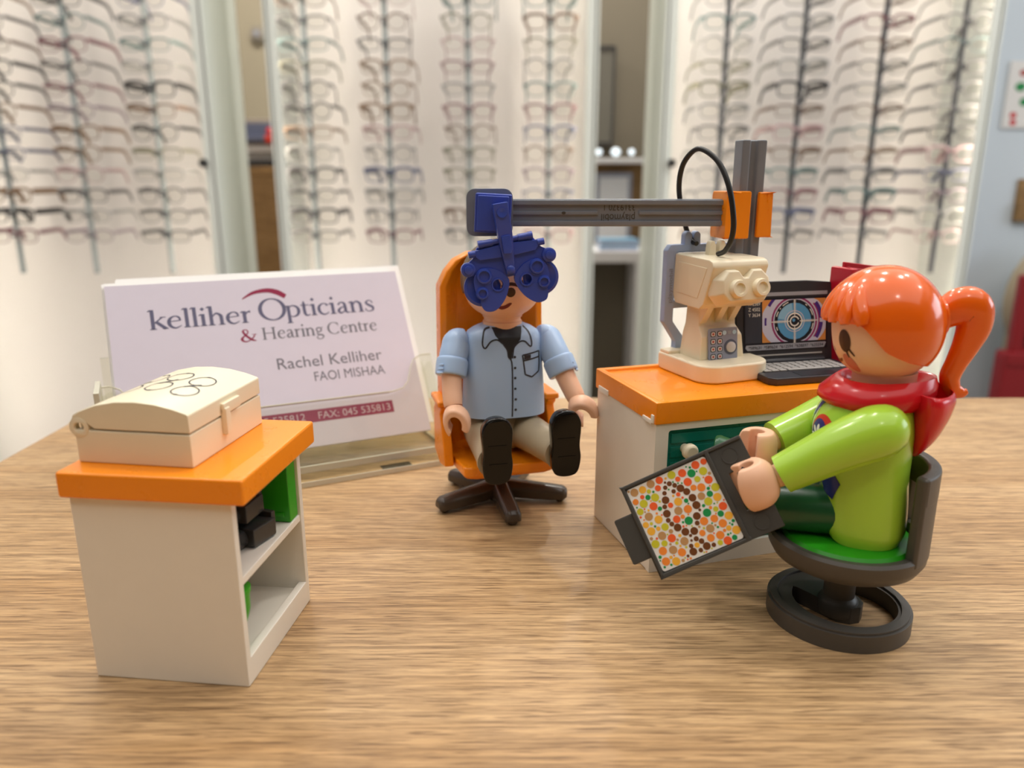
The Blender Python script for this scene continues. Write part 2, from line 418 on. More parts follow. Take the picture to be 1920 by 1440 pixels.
for i, (x, y, pw) in enumerate(DOWNLIGHTS):
    t = thing('assumed_downlight', 'round recessed ceiling downlight assumed out of view overhead; the two rear ones added as fill', 'ceiling light', (x, y, CEIL - 1.5), 0, 'ceiling downlights')
    part('trim_ring', lathe([(6.2, 1.4), (7.2, 1.4), (7.2, 0), (6.0, 0)], 24), 'ceiling_white', t)
    part('diffuser', cyl(6.0, 6.0, .4, 1.2, 24), 'downlight_glow', t)
    l = area('downlight_lamp', (x, y, CEIL - 2.2), (x, y, 0), 11, 11, DOWN_POWER * pw, (1.0, .95, .88), True)
    l.data.spread = R(150)

# ---- table
t = thing('table', 'light oak table top with straight horizontal grain under the toys', 'table', (0, 0, 0))
part('tabletop', box(-15.55, 75, -55, 28.96, -2.6, 0), 'oak_table', t, .08, 2)
for x in (-11, 70):
    for y in (-50, 24): part('leg', box(x - 2.5, x + 2.5, y - 2.5, y + 2.5, -Z0, -2.6), 'oak_table', t, .2)
tag(place(part('paper_fleck', prism([(-.07, -.02), (.02, -.035), (.07, 0), (.01, .035), (-.03, .015)], 0, .012), 'card_edge', None), (7.85, 14.3, 0)), 'tiny white paper fleck on the table beside the round stool', 'paper scrap')

# ---- spectacle displays: a white board between two cheeks, each cheek with a light strip behind its front lip
DISP = [('wall display left of the frame', -142, -67.0), ('wide central wall display', -53.1, 18.4), ('wall display at the right', 33.6, 105.5)]
LBL = ['white backlit spectacle display board behind the business cards', 'white backlit spectacle display board behind the seated patient', 'white backlit spectacle display board behind the grey post and red hair']
for (nm, x0, x1), lab in zip(DISP, LBL):
    t = thing('display_board', lab, 'display board', (0, 0, 0), 0, 'spectacle display boards')
    part('back_panel', box(x0, x1, 200, 202, -72, 120), 'board_white', t)
    for sx, x in ((1, x0), (-1, x1)):
        part('side_panel', join(box(x - .5, x + .5, 180, 202, -72, 120), box(min(x, x + sx * 2.2), max(x, x + sx * 2.2), 180, 180.5, -72, 120)), 'cheek_glass', t, .08)
        part('light_strip', box(x + sx * .65 - .1, x + sx * .65 + .1, 180.8, 182.5, -70, 118), 'led_warm', t)
    for x in ((x1 - 2.2,) if x1 < 0 else ((x0 + 2.2,) if x0 > 0 else ())):
        part('fixing_button', xf(cyl(1.0, .85, 0, 1.2, 16), (x, 180 - .1, 11.5), (90, 0, 0)), 'fitting_dark', t, .1)

# ---- spectacles on rods
RODX = [-116.4, -98.8, -80.75, -45.95, -28.05, -9.8, 8.45, 47.5, 64.6, 82.2, 99.75]
ROWZ = [-4.95 + 4.61 * k for k in range(12)]
def spec_meshes(v):
    w, h, e, th, drop = v          # lens half-width, half-height, superellipse exponent, rim radius, bridge offset
    lens = sell(w, h, e, 26); cx = w + .95
    fr = []
    for sx in (-1, 1):
        fr.append(tube([(sx * cx + a * sx, -.06 * (abs(sx * cx + a) > 99), b) for a, b in lens], [th * (1.25 if b > h * .3 else .6) for a, b in lens], 6, True))
        fr.append(tube([(sx * (cx + w * .94), 0, h * .55), (sx * (cx + w + .45), .25, h * .62), (sx * (cx + w + .5), .6, h * .6)], th * 1.25, 6))
    fr.append(tube(spline([(-.98, 0, h * .25), (-.4, -.1, h * .5), (.4, -.1, h * .5), (.98, 0, h * .25)], 4), th, 6))
    frame_m = make_mesh('frame', [(join(*fr), 'spec_black')])
    lens_m = [make_mesh('lens', [(xf(([Vector((a * .98 * sx + sx * cx, b * .98, 0)) for a, b in lens], [tuple(range(26))]), (0, .02, 0), (90, 0, 0)), 'lens_clear')]) for sx in (-1, 1)]
    X = cx + w + .5
    tp = spline([(X, .6, h * .6), (X - .15, 6, h * .62), (X - .5, 10, h * .6), (X - .7, 12.3, h * .2), (X - .8, 14, -h * .75 - .5)], 5)
    temp_m = [make_mesh('temple', [(tube([(sx * p[0], p[1], p[2]) for p in tp], [th * .8 + .04 * (i > 12) for i in range(len(tp))], 6, flat=3.2), 'spec_black')]) for sx in (-1, 1)]
    return frame_m, lens_m, temp_m
VAR = [('narrow rectangular', (2.2, 1.25, 3.4, .17, 0)), ('soft rectangular', (2.2, 1.5, 2.9, .20, 0)), ('round', (2.1, 1.75, 2.1, .17, 0)), ('oval', (2.2, 1.45, 2.2, .15, 0)), ('thick square', (2.25, 1.6, 3.2, .27, 0))]
VM = [spec_meshes(v[1]) for v in VAR]
ORD = ['lowest', 'second lowest', 'third lowest', 'fourth from the bottom', 'fifth from the bottom', 'sixth from the bottom', 'seventh from the bottom', 'eighth from the bottom', 'ninth from the bottom', 'tenth from the bottom', 'eleventh from the bottom', 'topmost']
RODN = ['furthest left', 'second from left', 'third from left', 'fourth from left', 'fifth from left', 'sixth from left', 'fifth from right', 'fourth from right', 'third from right', 'second from right', 'furthest right']
for ri, x in enumerate(RODX):
    dark = ri >= 7
    t = thing('display_rod', 'slim vertical ' + ('dark' if dark else 'steel') + ' spectacle display rod, ' + RODN[ri] + ' of the rods', 'display rod', (x, 184, 0), 0, 'spectacle rods')
    part('rod', xf(cyl(.62, .62, -13.6, 119, 10), (0, 0, 0)), 'rod_dark' if dark else 'rod_steel', t)
    part('channel', box(-.25, .25, -.72, -.55, -13, 118), 'peg_dark' if dark else 'channel_pale', t)
    for z in (66, 110): part('stand_off', xf(cyl(.4, .4, 0, 15.8, 8), (0, .4, z), (-90, 0, 0)), 'rod_steel', t)
    for z in ROWZ: part('nose_peg', box(-.5, .5, -1.6, -.3, z - .1, z + .4), 'peg_dark', t)
    for k, z in enumerate(ROWZ):
        rnd = random.Random(ri * 100 + k * 7 + 3)
        vi = rnd.randrange(5); ci = rnd.choices(range(12), [3, 5, 4, 2, 2, 2, 1.5, 1.5, 5, 3, 2, 2])[0]
        cn = SPEC[ci][0]; fm, lm, tm = VM[vi]; mat = MATS['spec_' + cn.replace(' ', '_')]
        s = thing('spectacles', '%s %s spectacles, %s on rod %s' % (cn, VAR[vi][0], ORD[k], RODN[ri]), 'spectacles', (x + rnd.uniform(-.2, .2), 182.7, z + .1), rnd.uniform(-4, 4), 'display spectacles')
        for nm, me in [('frame', fm), ('temple', tm[0]), ('temple', tm[1])]:
            o = link(nm, me, s); o.material_slots[0].link = 'OBJECT'; o.material_slots[0].material = mat
        for me in lm: link('lens', me, s)

# ---- seen through the openings between the displays
t = thing('wooden_cabinet', 'oak sideboard seen through the left opening', 'cabinet', (-79, 268, -Z0))
part('body', box(-20, 12, -11, 14, 0, Z0 + 9), 'oak_far', t, .3); part('top', box(-20.6, 12.6, -11.6, 14.4, Z0 + 9, Z0 + 11.8), 'oak_far', t, .3)
part('plinth', box(-19, 11, -10.4, 13, 0, 5), 'wall_dark', t)
t = thing('desk_printer', 'dark grey office printer seen through the left opening', 'printer', (-91, 300, 12))
part('body', box(-8, 8, -6, 8, 8, 17), 'floor_grey', t, .8); part('paper_tray', box(-7, 7, -10, -6, 9, 11), 'panel_dark', t, .3); part('front_panel', box(-8.1, 8.1, -6.4, -5.9, 11, 15.5), 'panel_dark', t, .2)
t2 = thing('side_shelf', 'white wall shelf that carries the printer', 'shelf', (-91, 302, 12))
part('shelf_board', box(-14, 14, -9, 10, 5.5, 8), 'wall_white', t2, .2); part('bracket', box(-12, 12, 8, 32, 2.5, 5.5), 'wall_white', t2)
t = thing('flower_vase', 'red flowers in a dark vase on the oak sideboard', 'vase', (-75.5, 262, 11.8))
part('vase', lathe([(1.6, 0), (2.2, 1.5), (2.0, 4), (1.1, 6), (1.3, 6.6)], 16), 'fitting_dark', t)
for k, (dx, dy, dz, r) in enumerate([(0, 0, 9.5, 2.0), (-2.6, .6, 10.6, 1.7), (1.9, .8, 8.4, 1.8), (-.9, -1.2, 7.6, 1.6), (-3.6, 0, 8.6, 1.3)]):
    f = part('blossom', join(*[ball((dx + .55 * r * math.cos(a), dy + .3 * r * math.sin(a), dz + .45 * r * math.sin(2 * a)), r * .6, r * .5, r * .6, 8, 6) for a in (0, 1.26, 2.5, 3.77, 5.0)]), 'print_red' if k % 2 == 0 else 'scarf_red', t)
    part('stem', tube([(dx * .2, 0, 5.5), (dx * .7, dy, dz - r * .3)], .12, 6), 'dark_green', f)
t = thing('document_tray', 'flat black tray lying on the oak sideboard', 'tray', (-81.5, 260, 11.8))
part('base', box(-4, 4, -3, 3, 0, .5), 'laptop_bezel', t, .1); part('rim', plate([rrect(-4, 4, -3, 3, .5), rrect(-3.6, 3.6, -2.6, 2.6, .4)], .5, 2.0), 'laptop_bezel', t); part('papers', box(-3.2, 3.2, -2.2, 2.2, .5, 1.2), 'scr_purple', t)
t = thing('wall_fixture', 'small round grey fixture on the tan wall in the left opening', 'wall fixture', (-102, 334.2, 64))
part('plate', xf(cyl(3, 2.8, 0, 1.2, 24), (0, 0, 0), (90, 0, 0)), 'clock_grey', t, .2); part('knob', xf(cyl(1.1, .9, 0, 1.0, 16), (0, -1.2, 0), (90, 0, 0)), 'scr_grey', t, .1)
struct('wall_recess', box(10, 62, 300, 306, -Z0, CEIL), 'wall_dark')
t = thing('tall_mirror', 'tall dark framed mirror in the middle opening', 'mirror', (33, 298, 20))
part('frame', plate([rrect(-5.4, 4.2, 0, 34, .3), rrect(-3.4, 3.4, 1.0, 33, .2)], 0, 1.6), 'fitting_dark', t).rotation_euler = (R(90), 0, 0)
part('mirror_glass', box(-3.5, 3.5, -.9, -.3, 1, 33), 'mirror_dim', t)
t = thing('reception_counter', 'wood fronted counter with a pale shelf in the middle opening', 'counter', (34, 262, -Z0))
part('front_panel', box(-14, 18, 0, 20, 0, Z0 - 18), 'wall_dark', t); part('shelf', box(-15, 19, -18, 20, Z0 - 17.5, Z0 - 14), 'wall_white', t, .2); part('upstand', box(-14, 18, 14, 20, Z0 - 14, Z0 + 13), 'oak_far', t); part('ledge', box(-15, 19, -3, 20, Z0 + 13, Z0 + 14.5), 'wall_white', t, .2)
part('cabinet_side', box(-15, -12, -18, 20, 0, Z0 - 17.5), 'wall_white', t); part('cabinet_side', box(5, 19, -18, 20, 0, Z0 - 17.5), 'wall_white', t)
t = thing('picture_frame', 'grey framed picture propped on the counter in the middle opening', 'picture', (35, 272, -14))
part('frame', xf(plate([rrect(-6.5, 6, 0, 24, .3), rrect(-5.2, 4.7, 1.5, 22.5, .2)], 0, .8), (0, 0, 0), (90, 0, 0)), 'scr_grey', t); part('print', box(-5.3, 4.8, -.5, -.1, 1.4, 22.6), 'wall_white', t)
t = thing('paper_stack', 'pile of pale blue papers on the counter shelf', 'papers', (34, 251, -14))
for k in range(4): part('sheet', xf(box(-6, 6, -5, 5, .9 * k, .9 * k + .8), (0, 0, 0), (0, 0, 3 * k - 4)), 'scr_lightblue' if k % 2 else 'scr_base', t)
for k, (dx, m) in enumerate(((28.5, 'bulb'), (34, 'bulb'), (39.2, 'bulb'))):
    t = thing('counter_lamp', ['small glowing lamp at the left end of the counter ledge', 'small glowing lamp in the middle of the counter ledge', 'bluish glowing lamp at the right end of the counter ledge'][k], 'lamp', (dx, 263, 14.5 - 0), 0, 'counter lamps')
    part('base', cyl(.8, .7, 0, .3, 12), 'rod_steel', t); part('stem', cyl(.2, .2, .3, 1.0, 8), 'rod_steel', t); part('bulb', ball((0, 0, 2.0), 1.0 + .5 * (k % 2), 1.3, 1.0 + .3 * (k % 2), 14, 10), 'lamp_glow', t)
t = thing('wall_poster', 'white poster with green and red marks on the pale wall', 'poster', (136, 213.4, 21))
part('sheet', box(-7, 9, 0, .4, 0, 16.5), 'board_white', t)
for x, z, r, m in ((-3.6, 10.2, 1.4, 'dot_green'), (-2, 6.5, 1.3, 'dot_green'), (-4.4, 3.2, .9, 'scarf_red'), (-4.2, 1.4, .9, 'scarf_red'), (-3.4, 13.6, 1.0, 'panel_red'), (1, 8, 2.5, 'dot_green'), (2, 3, 1.5, 'scarf_red')):
    part('printed_mark', xf(fdisc(x, z, r, r * .8), (0, -.05, 0), (90, 0, 0)), m, t)
t = thing('notice_holder', 'brown wooden notice holder on the pale wall below the poster', 'notice holder', (139, 213.2, -3))
part('back', box(-3, 3, 0, .8, 0, 11), 'oak_far', t, .2); part('pocket', box(-3, 3, -1.2, 0, 0, 5), 'oak_far', t, .2)
t = thing('red_machine', 'red machine with a dark front panel at the right edge', 'machine', (131, 196, -Z0))
part('foot', box(-6, 14, -6, -1, 0, 40), 'dull_red', t, 1.0); part('body', box(-4, 14, -5, -2, 40, 60), 'dull_red', t, .8); part('front_panel', box(-1.2, 11, -5.4, -4.8, 42, 58), 'laptop_bezel', t, .3)
part('ledge', box(-5.6, 14, -6.4, -1, 37, 40.5), 'dull_red', t, .5)
t = thing('brown_armchair', 'blurred brown armchair back beyond the red machine', 'armchair', (146, 204, -Z0))
part('backrest', xf(ball((0, 0, 52), 15, 3.0, 17, 24, 14)), 'khaki', t); part('seat', box(-12, 12, -3, 3.0, 25, 45), 'khaki', t, 1.5)
for x in (-10, 10): part('leg', xf(cyl(1, 1.2, 0, 26, 10), (x, 0, 0)), 'oak_far', t)

# ================================================================== LEFT TOY CABINET
t = thing('toy_cabinet', 'small white open toy cabinet with an orange top, at the left', 'toy cabinet', (-4.42, 11.2, 0), -6.5)
part('body', join(box(-2.75, 0, 0, .16, 0, 3.38), box(-2.75, 0, 2.66, 2.82, 0, 3.38), box(-2.75, -2.6, .15, 2.67, 0, 3.38)), 'white_plastic', t, .03)
part('base', join(box(-2.62, -.02, .14, 2.68, .05, .34), box(-.16, .0, .1, 2.7, 0, .49)), 'white_plastic', t, .025)
part('shelf', box(-2.62, -.03, .14, 2.68, 1.80, 1.95), 'white_plastic', t, .025)
part('worktop', box(-2.84, .28, -.13, 2.93, 3.36, 3.80), 'orange_plastic', t, .05, 3)
cabl = t
def on(o, x, y, z): v = wmat(o) @ Vector((x, y, z)); return (v.x, v.y, v.z)
g = thing('green_toy_box', 'upright green toy block at the far end of the upper shelf', 'toy block', on(t, -.05, 2.28, 1.955), -6.5)
part('block', box(-1.7, 0, 0, .37, 0, 1.38), 'green_plastic', g, .03); part('ridge', box(-1.6, -.12, -.03, .02, .12, .2), 'green_plastic', g, .01)
g = thing('green_toy_bin', 'green rounded toy container inside the lower compartment', 'toy container', on(t, -.38, .48, .34), -6.5)
part('cup', lathe([(.14, 0), (.15, .04), (.12, .12), (.13, .42), (.20, .62), (.26, .84), (.27, 1.22), (.24, 1.24), (.21, .8)], 24), 'green_plastic', g); part('rim', lathe([(.27, 1.14), (.29, 1.16), (.29, 1.24), (.25, 1.25)], 24), 'green_plastic', g)
for k, (x, y, z, rz, lab) in enumerate(((-.55, 1.10, 1.955, -14, 'dark grey toy instrument lying on the upper shelf'), (-.62, 1.02, 2.42, -4, 'dark grey toy instrument resting on top of the other one'))):
    d = thing('toy_instrument', lab, 'toy instrument', on(t, x, y, z), rz - 6.5, 'dark toy instruments on the shelf')
    part('handle', xf(lathe([(.12, -.75), (.17, -.72), (.17, .1), (.13, .16)], 20), (0, 0, .18), (-90, 0, 0)), 'device_grey', d)
    part('tip', xf(lathe([(.13, 0), (.10, .12), (.10, .2), (.06, .24)], 16), (0, -.7, .18), (90, 0, 0)), 'device_grey', d)
    part('head_block', box(-.28, .28, .12, .75, .02, .36), 'device_grey', d, .04); part('brow_rest', box(-.22, .22, .7, .82, .06, .46), 'device_grey', d, .03)

# ================================================================== WHITE SPECTACLE TEST CASE
t = thing('toy_case', 'cream white hinged toy case with spectacles drawn on its lid', 'toy case', (-5.1, 11.55, 3.80), -8.5)
part('base', box(-2.02, 0, 0, 2.42, 0, .56), 'cream_plastic', t, .03)
prof = [(-2.06, .70), (-2.02, .80), (-1.9, .87), (-1.6, .985), (-1.25, 1.055), (-.9, 1.07), (-.55, 1.04), (-.25, .975), (-.03, .905), (0, .88), (0, .585), (-1.66, .585), (-1.76, .66), (-1.86, .75)]
lid_s = xf(prism(prof, 0, 2.42), (0, 2.42, 0), (90, 0, 0))
lid = part('lid', lid_s, 'cream_plastic', t, .018)
part('latch', join(box(-.02, .07, .98, 1.56, .60, .80), box(-.02, .10, .98, 1.14, .24, .72)), 'cream_plastic', lid, .03)
for y in (0, 2.30):
    k_ = part('hinge_knuckle', xf(plate([circ(24, .17), circ(20, .085)[::-1]], 0, .13), (-1.93, y + .125, .60), (90, 0, 0)), 'cream_plastic', t, .01)
part('hinge_pin', xf(cyl(.082, .082, 0, 2.1, 16), (-1.93, 2.25, .60), (90, 0, 0)), 'cream_plastic', t)
dr = []
for cx, yn, yf, sk in ((-1.62, 1.00, 1.66, .10), (-1.08, .98, 1.62, .02), (-.55, .86, 1.46, -.02)):
    for cy_, sg in ((yn, -1), (yf, 1)):
        dr.append(farc(cx + sk * sg * .5, cy_, .195, .218, 0, 360, 30, sy=1.25)); dr.append(fdisc(cx + sk * sg * .5 - .02, cy_ + sg * .255, .045, .03, 10))
    dr.append(stroke([(cx - .12, yn + .19, .05), (cx - .02, (yn + yf) / 2, .05), (cx + .08, yf - .19, .05)]))
part('spectacle_print', project(join(*dr), lid_s, frame((0, 0, 1), (0, 1, 0), (0, 0, 3)), .006, .1), 'ink_dark', lid, label='thin dark outlines of three pairs of spectacles')

# ================================================================== BUSINESS CARDS IN AN ACRYLIC HOLDER
TH, TILT = 25.85, 34.2
cd = Vector((math.cos(R(TH)), math.sin(R(TH)), 0)); nb = Vector((-math.sin(R(TH)), math.cos(R(TH)), 0))
upv = nb * math.sin(R(TILT)) + Vector((0, 0, math.cos(R(TILT)))); nrm = cd.cross(upv)        # facing normal of the cards
O = Vector((-2.49, 22.54, .796)) - cd * 8.5                                              # bottom-left corner of the front card
def serif(text, x0, x1, y, hx):
    """serif lettering drawn with strokes of varying width; hx = height of a small x"""
    T, t_ = .21, .085
    def st(x, y0, y1, top=True, bot=True, w=T):
        o = [stroke([(x, y0, w), (x, y1, w)])]
        if bot: o.append(stroke([(x - .19, y0 + .035, .07), (x + .19, y0 + .035, .07)]))
        if top: o.append(stroke([(x - .24, y1 - .14, .05), (x - .08, y1 - .03, .12)]))
        return o
    G = {'l': (.46, lambda: st(.22, 0, 1.6)), 'i': (.46, lambda: st(.22, 0, 1.0) + [fpoly([(.22, 1.24), (.36, 1.4), (.22, 1.56), (.08, 1.4)])]),
         'k': (.98, lambda: st(.22, 0, 1.6) + [stroke([(.3, .5, .09), (.78, .98, .09)]), stroke([(.42, .6, .2), (.92, .02, .22)]), stroke([(.62, .965, .07), (.95, .965, .07)]), stroke([(.72, .035, .07), (1.05, .035, .07)])]),
         'h': (1.04, lambda: st(.22, 0, 1.6) + [stroke([(.3, .72, .08), (.52, .97, .13), (.76, .8, .2), (.8, .5, .21), (.8, 0, .21)]), stroke([(.61, .035, .07), (.99, .035, .07)])]),
         'n': (1.04, lambda: st(.22, 0, 1.0) + [stroke([(.3, .72, .08), (.52, .97, .13), (.76, .8, .2), (.8, .5, .21), (.8, 0, .21)]), stroke([(.61, .035, .07), (.99, .035, .07)])]),
         'r': (.70, lambda: st(.22, 0, 1.0) + [stroke([(.28, .68, .08), (.42, .9, .11), (.6, .93, .2)])]),
         'p': (1.02, lambda: st(.22, -.52, 1.0) + [stroke([(.28, .8, .07), (.5, .98, .1), (.8, .82, .17), (.88, .5, .22), (.78, .18, .17), (.5, .02, .1), (.28, .12, .07)])]),
         'e': (.90, lambda: [stroke([(.14, .56, .07), (.76, .62, .07)]), stroke([(.76, .6, .1), (.68, .88, .13), (.45, .98, .09), (.2, .8, .17), (.12, .48, .21), (.22, .16, .18), (.48, .02, .11), (.8, .2, .05)])]),
         'c': (.84, lambda: [stroke([(.72, .78, .2), (.6, .95, .1), (.4, .97, .1), (.18, .78, .17), (.12, .48, .21), (.22, .16, .17), (.48, .02, .11), (.78, .2, .05)])]),
         'a': (.90, lambda: [stroke([(.16, .76, .15), (.32, .96, .1), (.56, .9, .16), (.62, .6, .2), (.62, .22, .2), (.72, .04, .11), (.9, .1, .05)]), stroke([(.6, .6, .06), (.3, .48, .13), (.14, .24, .19), (.28, .04, .14), (.6, .22, .06)])]),
         's': (.76, lambda: [stroke([(.62, .72, .09), (.54, .93, .08), (.36, .98, .09), (.17, .8, .15), (.34, .57, .2), (.58, .38, .19), (.58, .12, .13), (.34, .02, .09), (.14, .08, .08), (.08, .28, .1)])]),
         't': (.64, lambda: [stroke([(.26, 1.3, .06), (.25, 1.0, .19), (.25, .3, .2), (.36, .05, .14), (.62, .12, .05)]), stroke([(.02, .955, .08), (.58, .955, .08)])]),
         'O': (1.72, lambda: [stroke([(.84 + .72 * math.cos(a), .74 + .76 * math.sin(a), .085 + .15 * abs(math.cos(a)) ** 1.5) for a in [2 * math.pi * k / 20 for k in range(20)]], 3, closed=True)]),
         'C': (1.42, lambda: [stroke([(.74 + .62 * math.cos(a), .72 + .72 * math.sin(a), .07 + .15 * abs(math.cos(a)) ** 1.5) for a in [R(42 + 276 * k / 16) for k in range(17)]], 3), stroke([(1.22, .95, .06), (1.22, 1.4, .06)])]),
         'H': (1.62, lambda: [s for x in (.3, 1.28) for s in (stroke([(x, 0, T), (x, 1.45, T)]), stroke([(x - .22, .035, .07), (x + .22, .035, .07)]), stroke([(x - .22, 1.415, .07), (x + .22, 1.415, .07)]))] + [stroke([(.3, .76, .08), (1.28, .76, .08)])]),
         'g': (.92, lambda: [farc(.42, .68, .19, .33, 0, 360, 24), stroke([(.64, .88, .06), (.86, .96, .12)]), stroke([(.28, .42, .08), (.18, .22, .12), (.45, .06, .17), (.76, -.04, .17), (.76, -.32, .12), (.42, -.48, .09), (.12, -.32, .11), (.22, -.06, .08), (.4, .02, .08)])]),
         '&': (1.34, lambda: [stroke([(1.16, .78, .06), (1.0, .42, .11), (.62, .06, .11), (.28, .02, .16), (.1, .32, .21), (.34, .7, .11), (.62, 1.02, .1), (.58, 1.36, .1), (.38, 1.42, .1), (.26, 1.2, .17), (.5, .66, .2), (.9, .16, .2), (1.22, .02, .07)]), stroke([(.94, .8, .07), (1.3, .8, .07)])]),
         ' ': (.42, lambda: [])}
    out = []; x = 0
    for ch in text:
        adv, f = G[ch]
        for s_ in f(): out.append(xf(s_, (x, 0, 0)))
        x += adv
    V, F = join(*out); k = (x1 - x0) / x
    return [Vector((v.x * k + x0, v.y * hx + y, 0)) for v in V], F
cm = Matrix(((cd.x, upv.x, nrm.x, 0), (cd.y, upv.y, nrm.y, 0), (cd.z, upv.z, nrm.z, 0), (0, 0, 0, 1)))
def card_obj(name, off, dx, dz):
    o = link(name, None); w = O + cd * dx + upv * dz - nrm * off
    o.matrix_world = Matrix.Translation((w + Vector((0, 0, Z0))) * S) @ cm; return o
cardm = make_mesh('card', [(box(0, 8.5, 0, 5.5, -.034, 0), 'card_paper')])
cardb = make_mesh('card', [(box(0, 8.5, 0, 5.5, -.034, 0), 'card_edge')])
fc = card_obj('business_card', 0, 0, 0)
tag(fc, 'printed optician business card at the front of the clear holder', 'business card', 'business cards')
link('card', cardm, fc)
pr = []
e_ = .0035
up_ = lambda s_: xf(s_, (0, 0, e_))
part('company_name', up_(serif('kelliher', 1.02, 3.84, 4.06, .385)), 'ink_slate', fc)
part('company_name', up_(join(serif('O', 4.02, 4.86, 4.10, .46), serif('pticians', 4.80, 7.58, 4.14, .385))), 'ink_slate', fc)
part('eyebrow_arc', up_(stroke([(3.62, 4.84, .03), (3.95, 5.02, .10), (4.35, 5.08, .14), (4.65, 5.0, .17), (4.88, 4.84, .15)], 8)), 'ink_maroon', fc, label='maroon eyebrow arc of the logo')
part('ampersand', up_(serif('&', 3.40, 3.88, 3.46, .265)), 'ink_maroon', fc, label='maroon ampersand')
part('company_subtitle', up_(serif('Hearing Centre', 4.0, 7.52, 3.47, .265)), 'ink_grey', fc)
part('name_line', up_(sans('Rachel Kelliher', .36, 4.30, 7.46, 2.48)), 'ink_grey', fc)
part('qualification_line', up_(sans('FAOI MISHAA', .30, 5.30, 7.46, 2.0)), 'ink_grey', fc)
part('rule', up_(frect(.5, 7.45, 1.36, 1.40)), 'ink_barline', fc)
bar = part('phone_bar', up_(frect(.5, 7.48, .74, 1.12)), 'ink_bar', fc, label='dusty maroon band with the phone numbers')
part('phone_text', xf(sans('045 535812    FAX: 045 535813', .22, 3.35, 7.38, .82), (0, 0, e_ * 2)), 'ink_bartext', bar)
for k in range(9):
    o = card_obj('business_card', .05 + .055 * k, (-.03, -.05, -.07, -.05, -.08, -.02, .28, .30, .31)[k], .5 * (.05 + .055 * k) + (-.02, -.02, 0, .04, .07, .09, .17, .2, .22)[k])
    tag(o, 'plain edge of a white business card stacked behind the printed one' if k < 6 else 'white business card standing taller at the back of the holder', 'business card', 'business cards behind the front one' if k < 6 else 'taller cards at the back')
    link('card', cardb, o)
h = card_obj('card_holder', 0, 0, 0); tag(h, 'clear acrylic business card holder on the table', 'card holder')
BX0, BX1 = -.35, 8.95
part('back_plate', plate([rrect(BX0, BX1, -.2, 2.55, .2)], -.72, -.60), 'acrylic', h)
lip = [(BX0, -.5), (BX1, -.5), (BX1, 2.42), (8.62, 2.42), (8.38, 2.30), (8.22, 2.05), (8.06, 1.62), (7.85, 1.40), (7.5, 1.33), (1.0, 1.33), (.65, 1.4), (.44, 1.62), (.28, 2.05), (.12, 2.30), (-.12, 2.42), (BX0, 2.42)]
lp = part('front_plate', plate([lip], .12, .27), 'acrylic', h)
part('rim', tube([(x, y, .195) for x, y in lip[2:]], .02, 6), 'acrylic_edge', lp)
part('bottom_ledge', box(BX0, BX1, -.15, -.005, -.60, .12), 'acrylic', h)
for x in (BX0, BX1 - .12): part('side_plate', box(x, x + .12, -.1, 2.2, -.60, .12), 'acrylic', h)
# foot: a flat plate on the table with a riser behind, in world directions
inv = cm.inverted(); foot = []
fx0 = O + cd * BX0; fl_ = lambda a, b, z: inv @ (cd * a + nb * b + Vector((0, 0, z - O.z)))
def foot_box(a0, a1, b0, b1, z0, z1):
    v = [fl_(a, b, z) for z in (z0, z1) for b in (b0, b1) for a in (a0, a1)]; return v, box(0, 1, 0, 1, 0, 1)[1]
part('foot', foot_box(BX0, BX1, -1.0, 3.2, .01, .17), 'acrylic', h)
part('riser', foot_box(BX0, BX1, 3.05, 3.2, .17, 3.3), 'acrylic', h)
part('foot_edge', join(foot_box(BX0, BX1, -1.03, -1.0, .02, .16), foot_box(BX1, BX1 + .03, -1.0, 3.2, .02, .16)), 'acrylic_edge', h)
part('front_edge', foot_box(BX0, BX1, -.35, -.28, .17, .36), 'acrylic_edge', h)
for a in (1.2, 7.2): part('rubber_pad', foot_box(a - .45, a + .45, -.9, -.3, .0, .012), 'holder_pad', h)
part('side_tab', foot_box(BX0 - .12, BX0 + .02, .2, 1.6, 1.6, 3.0), 'acrylic_edge', h, .02)

# ================================================================== RIGHT TOY CABINET
t = thing('toy_cabinet', 'long white toy cabinet with teal drawers and a rimmed orange top', 'toy cabinet', (2.97, 15.12, 0), 17)
LX, LY = 6.95, 3.05
part('body', join(box(0, .16, 0, LY, 0, 3.42), box(LX - .16, LX, 0, LY, 0, 3.42), box(.15, LX - .15, LY - .15, LY, 0, 3.42), box(.15, LX - .15, .3, LY - .14, .05, .2)), 'white_plastic', t, .03)
part('front_frame', plate([[(-.004, 0), (LX + .004, 0), (LX + .004, 3.4), (-.004, 3.4)], rrect(.3, 3.42, 1.86, 3.22, .06), rrect(.3, 3.42, .42, 1.74, .06), rrect(3.58, LX - .3, .42, 3.22, .06)], 0, .16), 'white_plastic', t, .02).rotation_euler = (R(90), 0, 0)
OX0, OX1, OY0, OY1 = -.04, LX + .04, -.06, LY + .04
def rect3(x0, x1, y0, y1, z): return [(x0, y0, z), (x1, y0, z), (x1, y1, z), (x0, y1, z)]
part('worktop', loft([rect3(OX0, OX1, OY0, OY1, 3.38), rect3(OX0, OX1, OY0, OY1, 3.86), rect3(OX0 + .16, OX1 - .16, OY0 + .16, OY1 - .16, 3.86), rect3(OX0 + .17, OX1 - .17, OY0 + .17, OY1 - .17, 3.78)]), 'orange_plastic', t, .035, 2)
part('clip_tab', join(box(-.07, .02, .08, .5, 3.36, 3.46), box(-.07, .02, .0, .12, 3.40, 3.58)), 'white_plastic', t, .02)
part('clip_tab', box(-.07, .02, 2.3, 2.85, 3.36, 3.5), 'white_plastic', t, .02)
